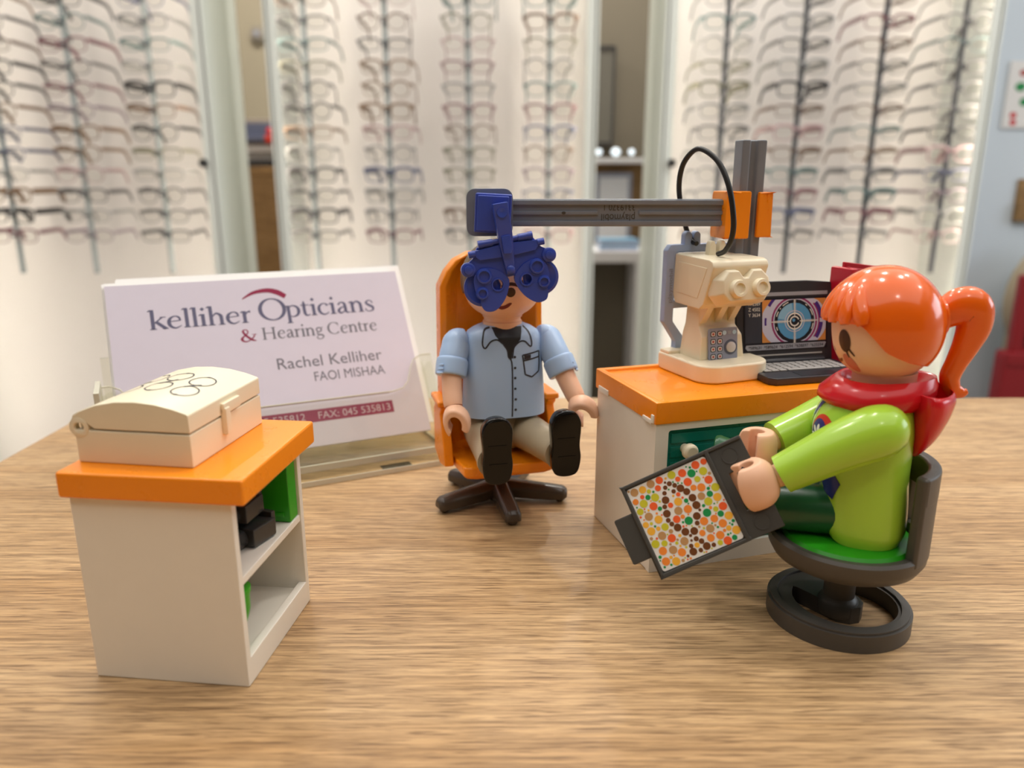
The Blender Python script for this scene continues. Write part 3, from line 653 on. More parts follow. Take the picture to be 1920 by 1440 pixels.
for z0, z1 in ((1.88, 3.20), (.44, 1.72)):
    d = part('drawer', join(box(.32, 3.40, .07, 2.4, z0, z1), box(.40, 3.34, .04, .08, z1 - .30, z1 - .08), box(.40, 3.34, .05, .08, z1 - .62, z1 - .38), box(.40, 3.34, .05, .08, z0 + .1, z1 - .72)), 'teal_plastic', t, .02)
    part('knob', join(xf(lathe([(.10, 0), (.10, .16), (.17, .2), (.17, .32), (.12, .36)], 24), (.72, .06, z1 - .42), (90, 0, 0))), 'cream_plastic', d, .015, label='cream drawer knob')
d = part('door', join(box(3.6, LX - .32, .07, .3, .44, 3.2), box(3.8, LX - .5, .04, .08, .64, 3.0)), 'teal_plastic', t, .02)
part('knob', xf(lathe([(.10, 0), (.10, .16), (.17, .2), (.17, .32), (.12, .36)], 24), (3.95, .06, 2.2), (90, 0, 0)), 'cream_plastic', d, .015, label='cream door knob')
ffr = [o for o in t.children if o.name.startswith('front_frame')][0]; ffr.location = (0, .145 * S, 0)
cabr = t

# ================================================================== SLIT LAMP (cream binocular instrument)
t = thing('toy_slit_lamp', 'cream toy slit lamp with binocular eyepieces and a keypad, on the orange top', 'toy instrument', (4.86, 17.93, 3.78), 22)
t.scale = (1, 1, .955)
base2d = [(-.98, .98), (-.98, -.45)] + [(-.50 + .48 * math.cos(R(a)), -.50 + .48 * math.sin(R(a))) for a in range(190, 271, 16)] + [(.45 + .53 * math.cos(R(a)), -.45 + .53 * math.sin(R(a))) for a in range(270, 361, 15)] + [(.98, .98)]
part('foot', prism(base2d, 0, .44), 'cream_plastic', t, .06, 3)
part('foot_ridge', box(-.95, .95, .55, .95, .40, .52), 'cream_plastic', t, .04)
def ring4(x0, x1, y0, y1, z): return rect3(x0, x1, y0, y1, z)
part('column', loft([ring4(-.66, .60, -.30, .55, .42), ring4(-.60, .54, -.24, .55, 1.0), ring4(-.54, .50, -.02, .55, 1.22), ring4(-.50, .46, .02, .55, 1.9)]), 'cream_plastic', t, .04)
kp = part('keypad', xf(plate([rrect(-.33, .47, .05, .84, .06)], 0, .05), (-.12, -.33, .36), (84, 0, 0)), 'panel_grey', t, .015, label='grey keypad with small round buttons and a dial')
KM = Matrix.Translation((-.12, -.33, .36)) @ Matrix.Rotation(R(84), 4, 'X')
kx = lambda s_, z=.054: xm(xf(s_, (0, 0, z)), KM)
for r_ in range(4):
    for c_ in range(2):
        x, y = -.22 + .19 * c_, .15 + .185 * r_
        b_ = part('button', join(kx(fpoly(rrect(x - .072, x + .072, y - .068, y + .068, .04)))), 'ink_black', kp)
        part('button_face', kx(fpoly(rrect(x - .055, x + .055, y - .052, y + .052, .03)), .058), 'panel_button', b_); part('button_mark', kx(fdisc(x, y, .028), .062), 'panel_red', b_)
dl = part('dial', join(kx(fdisc(.27, .36, .19, n=28))), 'panel_dark', kp); part('dial_cap', xm(xf(lathe([(.13, 0), (.13, .035), (.10, .05)], 24), (.27, .36, .05)), KM), 'panel_button', dl)
for x in (.10, .38): part('indicator', kx(fdisc(x, .72, .055)), 'panel_lamp', kp)
part('display_window', kx(frect(.19, .29, .68, .76)), 'scr_grey', kp)
# head: wedge block with a raised eyepiece housing
hp = [(.82, 1.95), (.72, 1.72), (-.28, 1.70), (-.42, 1.82), (-.72, 2.74), (-.66, 2.86), (-.55, 2.90), (.78, 2.94)]   # (y, z)
part('head', xf(prism([(y, z) for y, z in hp], -.76, .76), (0, 0, 0), (90, 0, 90)), 'cream_plastic', t, .04)
part('head_side_panel', xf(prism([(.6, 2.0), (-.2, 1.95), (-.5, 2.7), (.6, 2.75)], -.772, -.74), (0, 0, 0), (90, 0, 90)), 'cream_plastic', t, .01)
HM = Matrix.Translation((.06, -.60, 2.24)) @ Matrix.Rotation(R(90 - 12), 4, 'X')
oct_ = [(-.74, -.18), (-.56, -.40), (.52, -.40), (.70, -.18), (.70, .20), (.50, .42), (.22, .42), (.06, .22), (-.08, .22), (-.22, .42), (-.52, .42), (-.74, .18)]
part('eyepiece_housing', xm(loft([[(x * 1.05, y * 1.12 + .02, -.12) for x, y in oct_], [(x, y, .14) for x, y in oct_], [(x * .86, y * .84, .30) for x, y in oct_]]), HM), 'cream_plastic', t, .03)
for x in (-.28, .34):
    e = part('eyepiece', xm(xf(lathe([(.22, .26), (.215, .36), (.19, .42), (.13, .42), (.115, .375), (.05, .37), (0.004, .372)], 32), (x, -.06, 0)), HM), 'cream_plastic', t)
for x in (-.42, -.02, .36):
    part('strut', xf(prism([(-.30, 1.74), (.1, 1.74), (.1, 1.28), (.0, 1.26)], x - .09, x + .09), (0, 0, 0), (90, 0, 90)), 'cream_plastic', t, .025)
for x in (-.13, .15): part('cable_clip', xf(prism([(-.10, 0), (.10, 0), (.09, .26), (.04, .36), (-.04, .36), (-.09, .26)], -.09, .09), (x, .28, 2.90), (90, 0, 0)), 'cream_plastic', t, .03)
part('ink_speck', xm(fdisc(.26, .43, .018, z=.16), HM), 'ink_black', t)
# chin rest frame, blue grey, standing at the back of the foot
fo = [(-.62, .30), (-.62, .70), (-.98, 1.22), (-.98, 3.0), (-.88, 3.14), (.78, 3.14), (.86, 3.04), (.86, 1.22), (.55, .70), (.55, .30), (.32, .30), (.32, .78), (.60, 1.22), (.60, 1.55), (-.72, 1.55), (-.72, 1.22), (-.38, .78), (-.38, .30)]
ho = [(-.72, 1.75), (.60, 1.75), (.60, 2.72), (-.72, 2.72)]; h2 = [(-.72, 2.86), (.6, 2.86), (.6, 2.94), (-.66, 2.94)]
part('chin_rest_frame', xf(plate([fo, ho, h2], 0, .20), (0, .98, 0), (90, 0, 0)), 'frame_blue', t, .03, label='pale blue chin rest frame behind the head')
part('moulded_text', xf(xf(sans('playmobil', .11, 0, .85, 0), (0, 0, 0), (0, 0, 90)), (-.80, .77, 1.7), (90, 0, 0)), 'panel_grey', t)
for x in (-.40, -.16): part('frame_clip', xf(prism([(-.11, 0), (.11, 0), (.10, .28), (.04, .36), (-.04, .36), (-.10, .28)], 0, .2), (x, .98, 3.1), (90, 0, 0)), 'frame_blue', t, .04)
cbw = [(4.36, 18.40, 6.80), (4.27, 18.62, 6.88), (4.13, 18.75, 7.25), (3.92, 18.6, 8.0), (3.91, 18.35, 8.55), (4.08, 18.1, 8.88), (4.26, 17.85, 8.9), (4.54, 17.55, 8.62), (4.74, 17.3, 8.08), (4.85, 17.2, 7.44), (4.87, 17.3, 7.02), (4.80, 17.5, 6.72), (4.72, 17.78, 6.62)]
cb = [(q.x, q.y, q.z / .955) for q in (wl(t, p) for p in cbw)]
cable = part('cable', tube(spline(cb, 8), .062, 10), 'black_rubber', t, label='black looped cable')
slit = t

# ================================================================== LAPTOP
t = thing('toy_laptop', 'open black toy laptop showing a blue eye scan, behind the slit lamp', 'toy laptop', (7.08, 16.96, 3.785), 14)
t.scale = (1.17, 1.12, 1.12)
W2, D2 = 1.12, 1.36
part('base', prism([(-W2, 0.12), (-W2 + .12, 0), (W2 - .12, 0), (W2, .12), (W2, D2), (-W2, D2)], 0, .15), 'laptop_black', t, .03)
part('palm_rest', box(-.42, .42, .08, .42, .148, .158), 'laptop_bezel', t, .004)
kb = part('keyboard', box(-.98, .98, .5, 1.16, .14, .158), 'laptop_bezel', t)
for r_ in range(5):
    for c_ in range(11):
        if r_ == 0 and 2 < c_ < 8:
            if c_ == 3: part('key', box(-.42, .42, .515, .615, .155, .178), 'key_grey', kb)
            continue
        x = -.95 + .173 * c_; y = .515 + .13 * r_; part('key', box(x, x + .14, y, y + .10, .155, .178), 'key_grey', kb)
LMx = Matrix.Translation((0, D2 - .05, .12)) @ Matrix.Rotation(R(90 - 9), 4, 'X')
lid = part('lid', xm(loft([[(x, y, -.1) for x, y in ((-1.14, 0), (1.14, 0), (1.14, 1.68), (1.08, 1.73), (.5, 1.78), (-.5, 1.78), (-1.08, 1.73), (-1.14, 1.68))], [(x, y, 0) for x, y in ((-1.14, 0), (1.14, 0), (1.14, 1.68), (1.08, 1.73), (.5, 1.78), (-.5, 1.78), (-1.08, 1.73), (-1.14, 1.68))]]), LMx), 'laptop_black', t, .03)
part('hinge', xf(tube([(-.9, D2 - .02, .14), (.9, D2 - .02, .14)], .09, 12), (0, 0, 0)), 'laptop_black', t)
part('silver_strip', xm(box(-.86, .86, .17, .20, 0, .012), LMx), 'key_grey', lid); part('speaker_bar', xm(box(-.98, .98, 1.46, 1.54, 0, .012), LMx), 'scr_grey', lid)
scr = part('screen', xm(box(-.98, .98, .28, 1.42, 0, .012), LMx), 'scr_dark', lid)
L1 = lambda s_, k: xm(xf(s_, (0, 0, .014 + .002 * k)), LMx)
ecx, ecy = .19, .90; clipx = lambda s_: ([Vector((min(max(v.x, -.56), .94), min(max(v.y, .46), 1.38), v.z)) for v in s_[0]], s_[1])
art = [(L1(frect(-.95, -.58, .46, 1.38), 1), 'scr_panel'), (L1(frect(-.56, .94, .46, 1.38), 1), 'scr_orange'),
       (L1(clipx(fdisc(ecx, ecy, .78, .62, 40)), 2), 'scr_base'), (L1(clipx(farc(ecx, ecy, .655, .72, 118, 150)), 3), 'scr_purple'), (L1(clipx(farc(ecx, ecy, .655, .70, 172, 186)), 3), 'scr_purple'),
       (L1(clipx(farc(ecx, ecy, .60, .68, -36, -4)), 3), 'scr_purple'), (L1(clipx(farc(ecx, ecy, .60, .68, 4, 38)), 3), 'scr_purple'), (L1(clipx(farc(ecx, ecy, .57, .60, -38, 40)), 3), 'scr_magenta'),
       (L1(clipx(farc(ecx, ecy, .50, .54)), 3), 'scr_magenta'), (L1(clipx(fdisc(ecx, ecy, .475)), 3), 'scr_dark'), (L1(fdisc(ecx, ecy, .40), 4), 'scr_blue'), (L1(farc(ecx, ecy, .2, .40, 100, 170), 5), 'scr_lightblue'),
       (L1(farc(ecx, ecy, .215, .235), 6), 'scr_base'), (L1(fdisc(ecx, ecy, .17), 6), 'scr_dark'), (L1(farc(ecx, ecy, .155, .185), 7), 'print_white'), (L1(farc(ecx, ecy, .085, .115, 20, 340), 7), 'print_white'), (L1(fdisc(ecx - .02, ecy + .02, .035), 7), 'scr_blue')]
for a in (0, 90, 180, 270):
    art.append((L1(xf(frect(.12, .47 if a % 180 else .55, -.009, .009), (ecx, ecy, 0), (0, 0, a)), 8), 'print_white'))
    for k in range(11): art.append((L1(xf(frect(.18 + .028 * k, .19 + .028 * k, -.03, .03), (ecx, ecy, 0), (0, 0, a)), 8), 'print_white'))
for a0, a1 in ((110, 130), (138, 142), (150, 165), (15, 35), (48, 55), (-25, -8), (195, 205)): art.append((L1(farc(ecx, ecy, .43, .45, a0, a1, 8), 8), 'print_white'))
art.append((L1(fpoly([(-.95, .36), (-.9, .30), (.9, .30), (.95, .40), (.93, .42), (-.93, .42)]), 1), 'scr_grey'))
part('screen_image', art, None, scr, label='printed blue eye scan with crosshair')
for k, s_ in enumerate(('X 2589', 'Z 4502', 'Y 3634')): part('screen_text', L1(sans(s_, .075, -.88, -.61, 1.27 - .12 * k), 3), 'print_white', scr)
part('screen_text', L1(sans('*589631  *589634  *612594  *638897  *635594', .07, -.88, .88, .325), 3), 'scr_dark', scr)

# ================================================================== RED FOLDERS
t = thing('toy_folder', 'red upright toy folder behind the open laptop', 'toy folder', (8.85, 18.75, 3.785), 20)
part('cover', prism([(-.8, 0), (.9, 0), (.9, 2.2), (-.8, 2.45)], 0, .12), 'folder_red', t, .03).rotation_euler = (R(86), 0, 0)
part('spine', box(-.84, -.66, -.12, .62, 0, 2.42), 'folder_red', t, .04); part('cover', prism([(-.5, 0), (1.1, 0), (1.1, 2.3), (-.5, 2.52)], -.62, -.5), 'folder_red', t, .03).rotation_euler = (R(90), 0, 0)

# ================================================================== PHOROPTER ON ITS STAND
t = thing('toy_phoropter_stand', 'grey post with a long arm carrying a dark blue toy phoropter before the patient', 'toy phoropter', (5.54, 18.66, 3.785), 12)
pp = [(-.31, -.2), (-.1, -.2), (-.06, -.1), (.06, -.1), (.1, -.2), (.31, -.2), (.31, .2), (-.31, .2)]
part('post', prism(pp, 0, 5.36), 'pole_grey', t, .035); part('post_foot', box(-.42, .42, -.3, .3, 0, .12), 'pole_grey', t, .03)
CZ0, CZ1 = 3.14, 4.22
cl = part('clamp', join(box(-.72, -.10, -.42, -.22, CZ0, CZ1), box(.13, .50, -.34, -.22, CZ0 + .02, CZ1 - .02), box(-.72, -.33, -.42, .34, CZ0, CZ1), box(.33, .50, -.34, .34, CZ0 + .02, CZ1 - .02), box(-.72, .50, .22, .36, CZ0 + .04, CZ1 - .04)), 'orange_plastic', t, .04, label='orange clamp gripping the post')
inv = wmat(t).inverted()
AY = 18.26; AXL, AXR = -.72, 5.02
AM = inv @ Matrix.Translation((0, AY, 7.515)) @ Matrix.Rotation(R(90), 4, 'X')        # arm plane: x, z seen from the front
neck = [(-.06, -.31), (AXR, -.31), (AXR, .31), (-.06, .31), (-.22, .40)]
endp = rrect(-1.06, 0.02, -.53, .55, .2)
arm = part('arm', xm(join(plate([[(-.18, -.36), (.0, -.31), (AXR, -.31), (AXR, .31), (.0, .31), (-.18, .36)]], -.3, -.06), box(-.02, AXR, .18, .29, -.1, .0), box(-.02, AXR, -.29, -.18, -.1, .0), box(.0, 2.0, -.045, .045, -.1, -.015), box(2.95, AXR, -.045, .045, -.1, -.015)), AM), 'pole_grey', t, .018)
part('end_plate', xm(plate([endp], -.34, .02), AM), 'pole_grey', t, .06, 3)
part('moulded_text', xm(xf(join(sans('playmobil', .17, 2.08, 2.86, .03), sans('3319370 1', .15, 2.08, 2.80, -.20)), (4.94, 0, -.052), (0, 0, 180)), AM), 'dark_grey', arm, label='small moulded lettering upside down on the arm')
part('moulding_mark', xm(fdisc(1.2, .0, .05, .035, 12, z=-.01), AM), 'dark_grey', arm)
PM = inv @ Matrix.Translation((-.05, 17.55, 6.30)) @ Matrix.Scale(1.045, 4) @ Matrix.Rotation(R(10), 4, 'Z') @ Matrix.Rotation(R(-9.5), 4, 'Y') @ Matrix.Rotation(R(88), 4, 'X')
ph = part('phoropter', xm(join(plate([[(-.1, -.16), (.1, -.16), (.5, -.02), (.92, .0), (1.0, .2), (.76, .36), (.62, .58), (-.62, .58), (-.76, .36), (-1.0, .2), (-.92, .0), (-.5, -.02)]], -.14, 0)), PM), 'blue_plastic', t, .02)
px = lambda s_: xm(s_, PM)
part('mount_block', xm(join(xf(box(-.42, .40, -.42, .44, -.02, .60), (-.42, 0, 0), (0, 0, -3)), xf(box(-.36, .34, -.38, .40, .58, .68), (-.42, 0, 0), (0, 0, -3))), AM), 'blue_plastic', t, .03)
hb = part('hanger', px(loft([[(-.16, 1.42, .0), (.16, 1.42, .0), (.16, 1.42, .26), (-.16, 1.42, .26)], [(-.16, .75, .0), (.16, .75, .0), (.16, .75, .2), (-.16, .75, .2)], [(-.145, .5, .0), (.145, .5, .0), (.145, .5, .14), (-.145, .5, .14)], [(-.09, -.10, .0), (.09, -.10, .0), (.09, -.10, .1), (-.09, -.10, .1)]])), 'blue_plastic', ph, .025)
part('hanger_dimple', px(xf(lathe([(.11, 0), (.11, .02), (.08, .02), (.03, .005)], 20), (0, 1.22, .245))), 'blue_plastic', hb)
part('hanger_pawl', px(prism([(-.10, .36), (.06, .34), (.10, .46), (.10, .74), (-.10, .74)], .1, .24)), 'blue_plastic', hb, .02)
part('centre_pin', px(xf(lathe([(.09, 0), (.09, .06), (.05, .09)], 20), (0, 0, .08))), 'blue_plastic', ph)
for s_ in (-1, 1):
    mir = lambda pts: [(x * s_, y) for x, y in (pts if s_ > 0 else pts[::-1])]
    part('wheel', px(join(xf(lathe([(.40, 0), (.40, .07), (.34, .09), (.30, .07), (.006, .07)], 36), (s_ * .66, -.30, -.12)))), 'blue_plastic', ph)
    tear = mir(spline([(.10, -.13), (.07, -.30), (.22, -.62), (.46, -.82), (.68, -.80), (.755, -.64), (.75, -.50), (.83, -.30), (.80, -.02), (.60, .12), (.32, .06)], 4, True))
    lp_ = part('lens_plate', px(plate([tear, [(s_ * .32 + x, -.28 + y) for x, y in circ(24, .115)]], -.06, .05)), 'blue_plastic', ph, .012)
    part('lens_rim', px(plate([[(s_ * .32 + x, -.28 + y) for x, y in circ(28, .145)], [(s_ * .32 + x, -.28 + y) for x, y in circ(28, .115)]], .045, .075)), 'blue_plastic', lp_)
    for (x, y, r) in ((.59, -.045, .155), (.69, -.40, .125)):
        part('lens_ring', px(xf(lathe([(r + .02, 0), (r, .07), (r - .035, .08), (r - .045, .03), (.006, .028)], 28), (s_ * x, y, .04))), 'blue_plastic', lp_)
    part('turn_knob', px(xf(lathe([(.155, -.08), (.155, .06), (.12, .08), (.09, .08), (.09, .13), (.06, .14)], 28), (s_ * .90, .15, 0))), 'blue_plastic', ph)
    part('level_panel', px(prism(mir([(.13, .28), (.62, .30), (.70, .40), (.72, .52), (.13, .56)]), -.02, .07)), 'blue_plastic', ph, .02)
    part('roller', px(join(xf(tube([(.14, 0, 0), (.30, 0, 0)], .055, 14), (0, 0, 0)), tube([(.28, 0, 0), (.50, 0, 0)], .075, 14), tube([(.50, 0, 0), (.60, 0, 0)], .085, 14)) if s_ > 0 else
         join(tube([(-.14, 0, 0), (-.30, 0, 0)], .055, 14), tube([(-.28, 0, 0), (-.50, 0, 0)], .075, 14), tube([(-.50, 0, 0), (-.60, 0, 0)], .085, 14))), 'blue_plastic', ph).location = tuple((PM @ Vector((0, .635, .03)) - PM @ Vector((0, 0, 0))) * S)
    part('end_cap', px(tube([(s_ * .68, .46, .02), (s_ * .84, .46, .02)], .075, 14)), 'blue_plastic', ph, .015)

# ================================================================== TOY FIGURES: shared shapes
def c_hand(r0=.15, r1=.34, L=.52, gap=105, barrel=.3, ly=1.0):
    """clip hand of a toy figure: open ring (opening to -y), extruded along z, with a wrist to +y"""
    a0, a1 = -90 + gap / 2, 270 - gap / 2; n = 20; P_ = []
    for i in range(n + 1):
        a = R(a0 + (a1 - a0) * i / n); k = 1 + .10 * math.cos(a * 1) ; P_.append((r1 * math.cos(a) * k, r1 * math.sin(a)))
    for i in range(n, -1, -1):
        a = R(a0 + (a1 - a0) * i / n); P_.append((r0 * math.cos(a), r0 * math.sin(a)))
    rings = []
    for k in range(11):
        u = -1 + .2 * k; f = math.sqrt(max(.05, 1 - barrel * abs(u) ** 2.4)); m = n + 1
        rings.append([(x * f, y * f * ly, u * L / 2) if i < m else (x, y * ly, u * L / 2) for i, (x, y) in enumerate(P_)])
    return loft(rings)
def limb(pts, rad, n=20, flat=None, up=None, per=6):
    q = spline([tuple(p) + (r,) for p, r in zip(pts, rad)], per)
    return tube([p[:3] for p in q], [p[3] for p in q], n, flat=flat, up=up)
def head_shape(r=.95, n=44):
    keys = [(0, .50), (.06, .56), (.14, .70), (.3, .86), (.55, .97), (.85, 1.0), (1.15, .97), (1.45, .83), (1.65, .62), (1.8, .32), (1.86, .03)]
    return loft([[(r * interp(keys, z)[0] * math.cos(2 * math.pi * i / n), r * interp(keys, z)[0] * math.sin(2 * math.pi * i / n), z) for i in range(n)] for z in [1.86 * k / 30 for k in range(31)]])
def hair_cap(r, cz, lim, thick=.08, nu=72, nv=26, ridge=None, sz=1.0):
    """shell of hair: lim(phi) = polar angle of its lower edge, phi = 0 at the face; closed by an inner shell"""
    out, inn = [], []
    for j in range(nv + 1):
        ro, ri = [], []
        for i in range(nu):
            phi = 2 * math.pi * i / nu; th = max(.02, lim(phi) * j / nv); rr = r + (ridge(phi, th, j / nv) if ridge else 0)
            d = (math.sin(th) * math.sin(phi), -math.sin(th) * math.cos(phi), math.cos(th))
            ro.append((rr * d[0], rr * d[1], cz + rr * d[2] * sz)); q = r - thick - .05; ri.append((q * d[0], q * d[1], cz + q * d[2] * sz))
        out.append(ro); inn.append(ri)
    return loft(out + inn[::-1])

# ================================================================== PATIENT'S ORANGE CHAIR
t = thing('toy_swivel_chair', 'orange toy examination chair on a dark five-armed star base', 'toy chair', (-.35, 19.1, 0), 16)
part('hub', lathe([(.30, .06), (.36, .2), (.34, .46), (.22, .62), (.2, 1.15)], 28), 'star_brown', t)
for k in range(5):
    a = R(-21 + 72 * k); lg = []
    for d, w, z0, z1 in ((.15, .28, .2, .60), (.6, .25, .13, .54), (1.4, .23, .1, .46), (1.72, .21, .1, .42), (1.82, .13, .15, .34)):
        lg.append([(d * math.cos(a) + w * u * -math.sin(a), d * math.sin(a) + w * u * math.cos(a), z) for u, z in ((-1, z0), (1, z0), (1, z0 + (z1 - z0) * .6), (.55, z1), (-.55, z1), (-1, z0 + (z1 - z0) * .6))])
    l_ = part('star_arm', loft(lg), 'star_brown', t, .04, 2); part('foot', xf(ball((0, 0, .09), .13, .13, .1, 14, 8), (1.62 * math.cos(a), 1.62 * math.sin(a), 0)), 'star_brown', l_)
st = [(-1.18, -1.12), (-.95, -1.22), (.95, -1.22), (1.18, -1.12), (1.30, .2), (1.30, 1.1), (-1.30, 1.1), (-1.30, .2)]
part('seat', loft([[(x * .92, y * .92, 1.08) for x, y in st], [(x, y, 1.18) for x, y in st], [(x, y, 1.42) for x, y in st]]), 'orange_plastic', t, .05, 3)
part('backrest', loft([[(x, y, z) for x, y in ((-w, .62), (-w + .16, .60), (-w * .62, .98), (w * .62, .98), (w - .16, .60), (w, .62), (w, 1.18), (w * .6, 1.26), (-w * .6, 1.26), (-w, 1.18))] for z, w in ((1.3, 1.32), (2.4, 1.37), (4.0, 1.37), (5.65, 1.35))] +
     [[(x, y, z) for x, y in ((-w, .70), (-w + .14, .68), (-w * .62, .98), (w * .62, .98), (w - .14, .68), (w, .70), (w, 1.18), (w * .6, 1.26), (-w * .6, 1.26), (-w, 1.18))] for z, w in ((6.02, 1.16), (6.30, .92), (6.48, .55))]), 'orange_plastic', t, .04, 2)
for s_ in (-1, 1):
    sp = [(.9, 1.3), (.9, 2.45), (.55, 2.75), (-.05, 2.80), (-.12, 2.66), (.05, 2.5), (-.35, 1.75), (-.5, 1.25), (.2, 1.1)]
    a_ = part('armrest', xf(prism(sp, s_ * 1.42 - .12, s_ * 1.42 + .12), (0, 0, 0), (90, 0, 90)), 'orange_plastic', t, .04)
    part('arm_pad', prism([(s_ * 1.42 - .2, -.15), (s_ * 1.42 + .2, -.15), (s_ * 1.42 + .18, .95), (s_ * 1.42 - .18, .95)], 2.70, 2.86), 'orange_plastic', a_, .06, 3)
chair = t

# ================================================================== PATIENT FIGURE
t = thing('toy_figure', 'seated plastic toy patient in a light blue shirt and khaki trousers', 'toy figure', (-.22, 18.92, 1.43), 13)
def torso(keys, e, zs, n=56):
    rings = []
    for z in zs:
        a, b, yo = interp(keys, z); rings.append([(x, y + yo, z) for x, y in sell(a, b, e, n)])
    return loft(rings)
tk = [(1.08, 1.05, .64, 0), (1.5, 1.04, .66, .01), (2.2, 1.0, .66, .03), (2.8, .97, .63, .06), (3.1, .93, .58, .08), (3.24, .82, .50, .09), (3.36, .52, .42, .1)]
ts = torso(tk, 2.7, [1.08 + (3.36 - 1.08) * k / 26 for k in range(27)])
body = part('torso', ts, 'shirt_blue', t, 0, sharp=60)
FM = FRONT(-3)
w = .035
col_l = [(-.40, 3.34), (-.55, 3.26), (-.62, 2.98), (-.56, 2.86), (-.42, 3.02), (-.26, 3.06), (-.12, 2.96)]
col_r = [(.44, 3.34), (.56, 3.20), (.62, 2.96), (.58, 2.86), (.44, 2.99), (.32, 3.0), (.22, 2.94)]
tee = [(-.36, 3.34), (-.30, 3.16), (-.16, 2.98), (-.02, 2.82), (.0, 2.66), (.07, 2.52), (.10, 2.74), (.16, 2.9), (.32, 3.04), (.40, 3.34)]
part('undershirt', project(fpoly(tee), ts, FM, .006, .07), 'tee_black', body)
pk = [(.36, 2.66), (.82, 2.72), (.82, 2.42), (.80, 2.22), (.60, 2.10), (.42, 2.18)]
part('shirt_lines', project(join(stroke([(x, y, w) for x, y in col_l]), stroke([(x, y, w) for x, y in col_r]), stroke([(-.12, 2.96, w), (-.02, 2.80, w), (.0, 2.64, w), (.08, 2.5, w), (.09, 2.0, w), (.09, 1.5, w), (.085, 1.12, w)], 4),
     stroke([(.22, 2.94, w), (.14, 2.84, w), (.10, 2.6, w)]), poly_stroke(pk, w, True), poly_stroke([(.37, 2.52), (.82, 2.58)], w), fpoly([(.40, 2.55), (.58, 2.57), (.58, 2.66), (.40, 2.65)])), ts, FM, .010, .07), 'ink_dark', body)
for k in range(7): part('button', project(fdisc(.16 + .01 * (k > 4), 2.90 - .27 * k + (.02 if k > 2 else 0), .032, n=12), ts, FM, .012, .05), 'ink_dark', body)
part('neck', xf(lathe([(.48, 0), (.49, .05), (.49, .15), (.46, .17), (.46, .24), (.49, .26), (.49, .34)], 32), (0, .1, 3.28)), 'skin', t)
HZ = 3.56
hs = xf(head_shape(.96), (0, .1, HZ)); head = part('head', hs, 'skin', t, sharp=70)
hr = part('hair', xf(hair_cap(1.02, .88, lambda p: R(68) + R(52) * (.5 - .5 * math.cos(p)) ** .55, ridge=lambda p, th, j: .025 * math.sin(9 * p) * j), (0, .12, HZ)), 'hair_brown', t, sharp=60)
FMh = FRONT(-3)
for x in (-.36, .36): part('eye', project(fdisc(x, HZ + .86, .12, .15, 20, 3), hs, FMh, .006), 'eye_brown', head)
for x in (-.36, .36): part('eyebrow', project(stroke([(x - .2, HZ + 1.12, .04), (x, HZ + 1.2, .06), (x + .2, HZ + 1.12, .04)]), hs, FMh, .006), 'hair_brown', head)
part('spectacle_bridge', project(stroke([(-.22, HZ + .84, .06), (0, HZ + .90, .08), (.22, HZ + .84, .06)]), hs, FMh, .008), 'eye_brown', head)
part('nose_hole', project(fdisc(.0, HZ + .70, .115, .115, 24, 3), hs, FMh, .008), 'eye_brown', head, label='dark brown round socket in the middle of the face')
part('mouth', project(fpoly(spline([(-.32, HZ + .36), (-.16, HZ + .37), (-.02, HZ + .44), (.04, HZ + .42), (-.06, HZ + .31), (-.2, HZ + .27)], 4, True)), hs, FMh, .006), 'mouth_red', head)
P = lambda *p: wl(t, p)
for s_, sh, el, cu, wr, hd in ((-1, (-1.02, .1, 2.86), P(-1.46, 18.45, 3.98), P(-1.50, 18.30, 3.66), P(-1.44, 17.95, 3.06), P(-1.36, 17.72, 2.62)),
                               (1, (1.02, .1, 2.86), P(1.14, 18.80, 3.92), P(1.28, 18.66, 3.62), P(1.55, 18.32, 3.12), P(1.74, 18.06, 2.78))):
    a_ = part('arm', limb([Vector(sh) + Vector((-s_ * .12, 0, .12)), Vector(sh) + Vector((s_ * .10, -.02, .05)), (Vector(sh) + el) / 2 + Vector((s_ * .05, 0, .05)), el, cu], [.28, .38, .37, .35, .33], 24), 'shirt_blue', t, sharp=70, label='light blue rolled-up sleeve')
    d_ = (cu - el).normalized()
    part('cuff', limb([el - d_ * .02, el + d_ * .06, cu + d_ * .02, cu + d_ * .05], [.36, .395, .385, .33], 24), 'shirt_blue', a_, sharp=50)
    for q in range(3):
        side = Vector((s_ * .32, -.16, .0)); b0 = el + d_ * (.05 + .10 * q) + side * 1.02
        part('sleeve_fold', limb([b0 + Vector((-s_ * .06, -.22, .03)), b0 + Vector((s_ * .02, 0, -.02)), b0 + Vector((-s_ * .02, .22, .05))], [.015, .04, .015], 8), 'shirt_blue', a_)
    part('forearm', limb([cu - d_ * .1, (cu + wr) / 2, wr, wr + (hd - wr) * .25], [.25, .245, .235, .22], 24), 'skin', t, sharp=70)
    wd = (wr - hd).normalized(); tw = Vector((.25 * s_, -1, -.1)) if s_ < 0 else Vector((-.35, -1, -.3))
    part('hand', xm(c_hand(.16, .33, .50, 95, .30, 1.35), frame(tw, wd, hd - wd * .02)), 'skin', t, .05, 3, sharp=60, label='open clip-shaped hand')
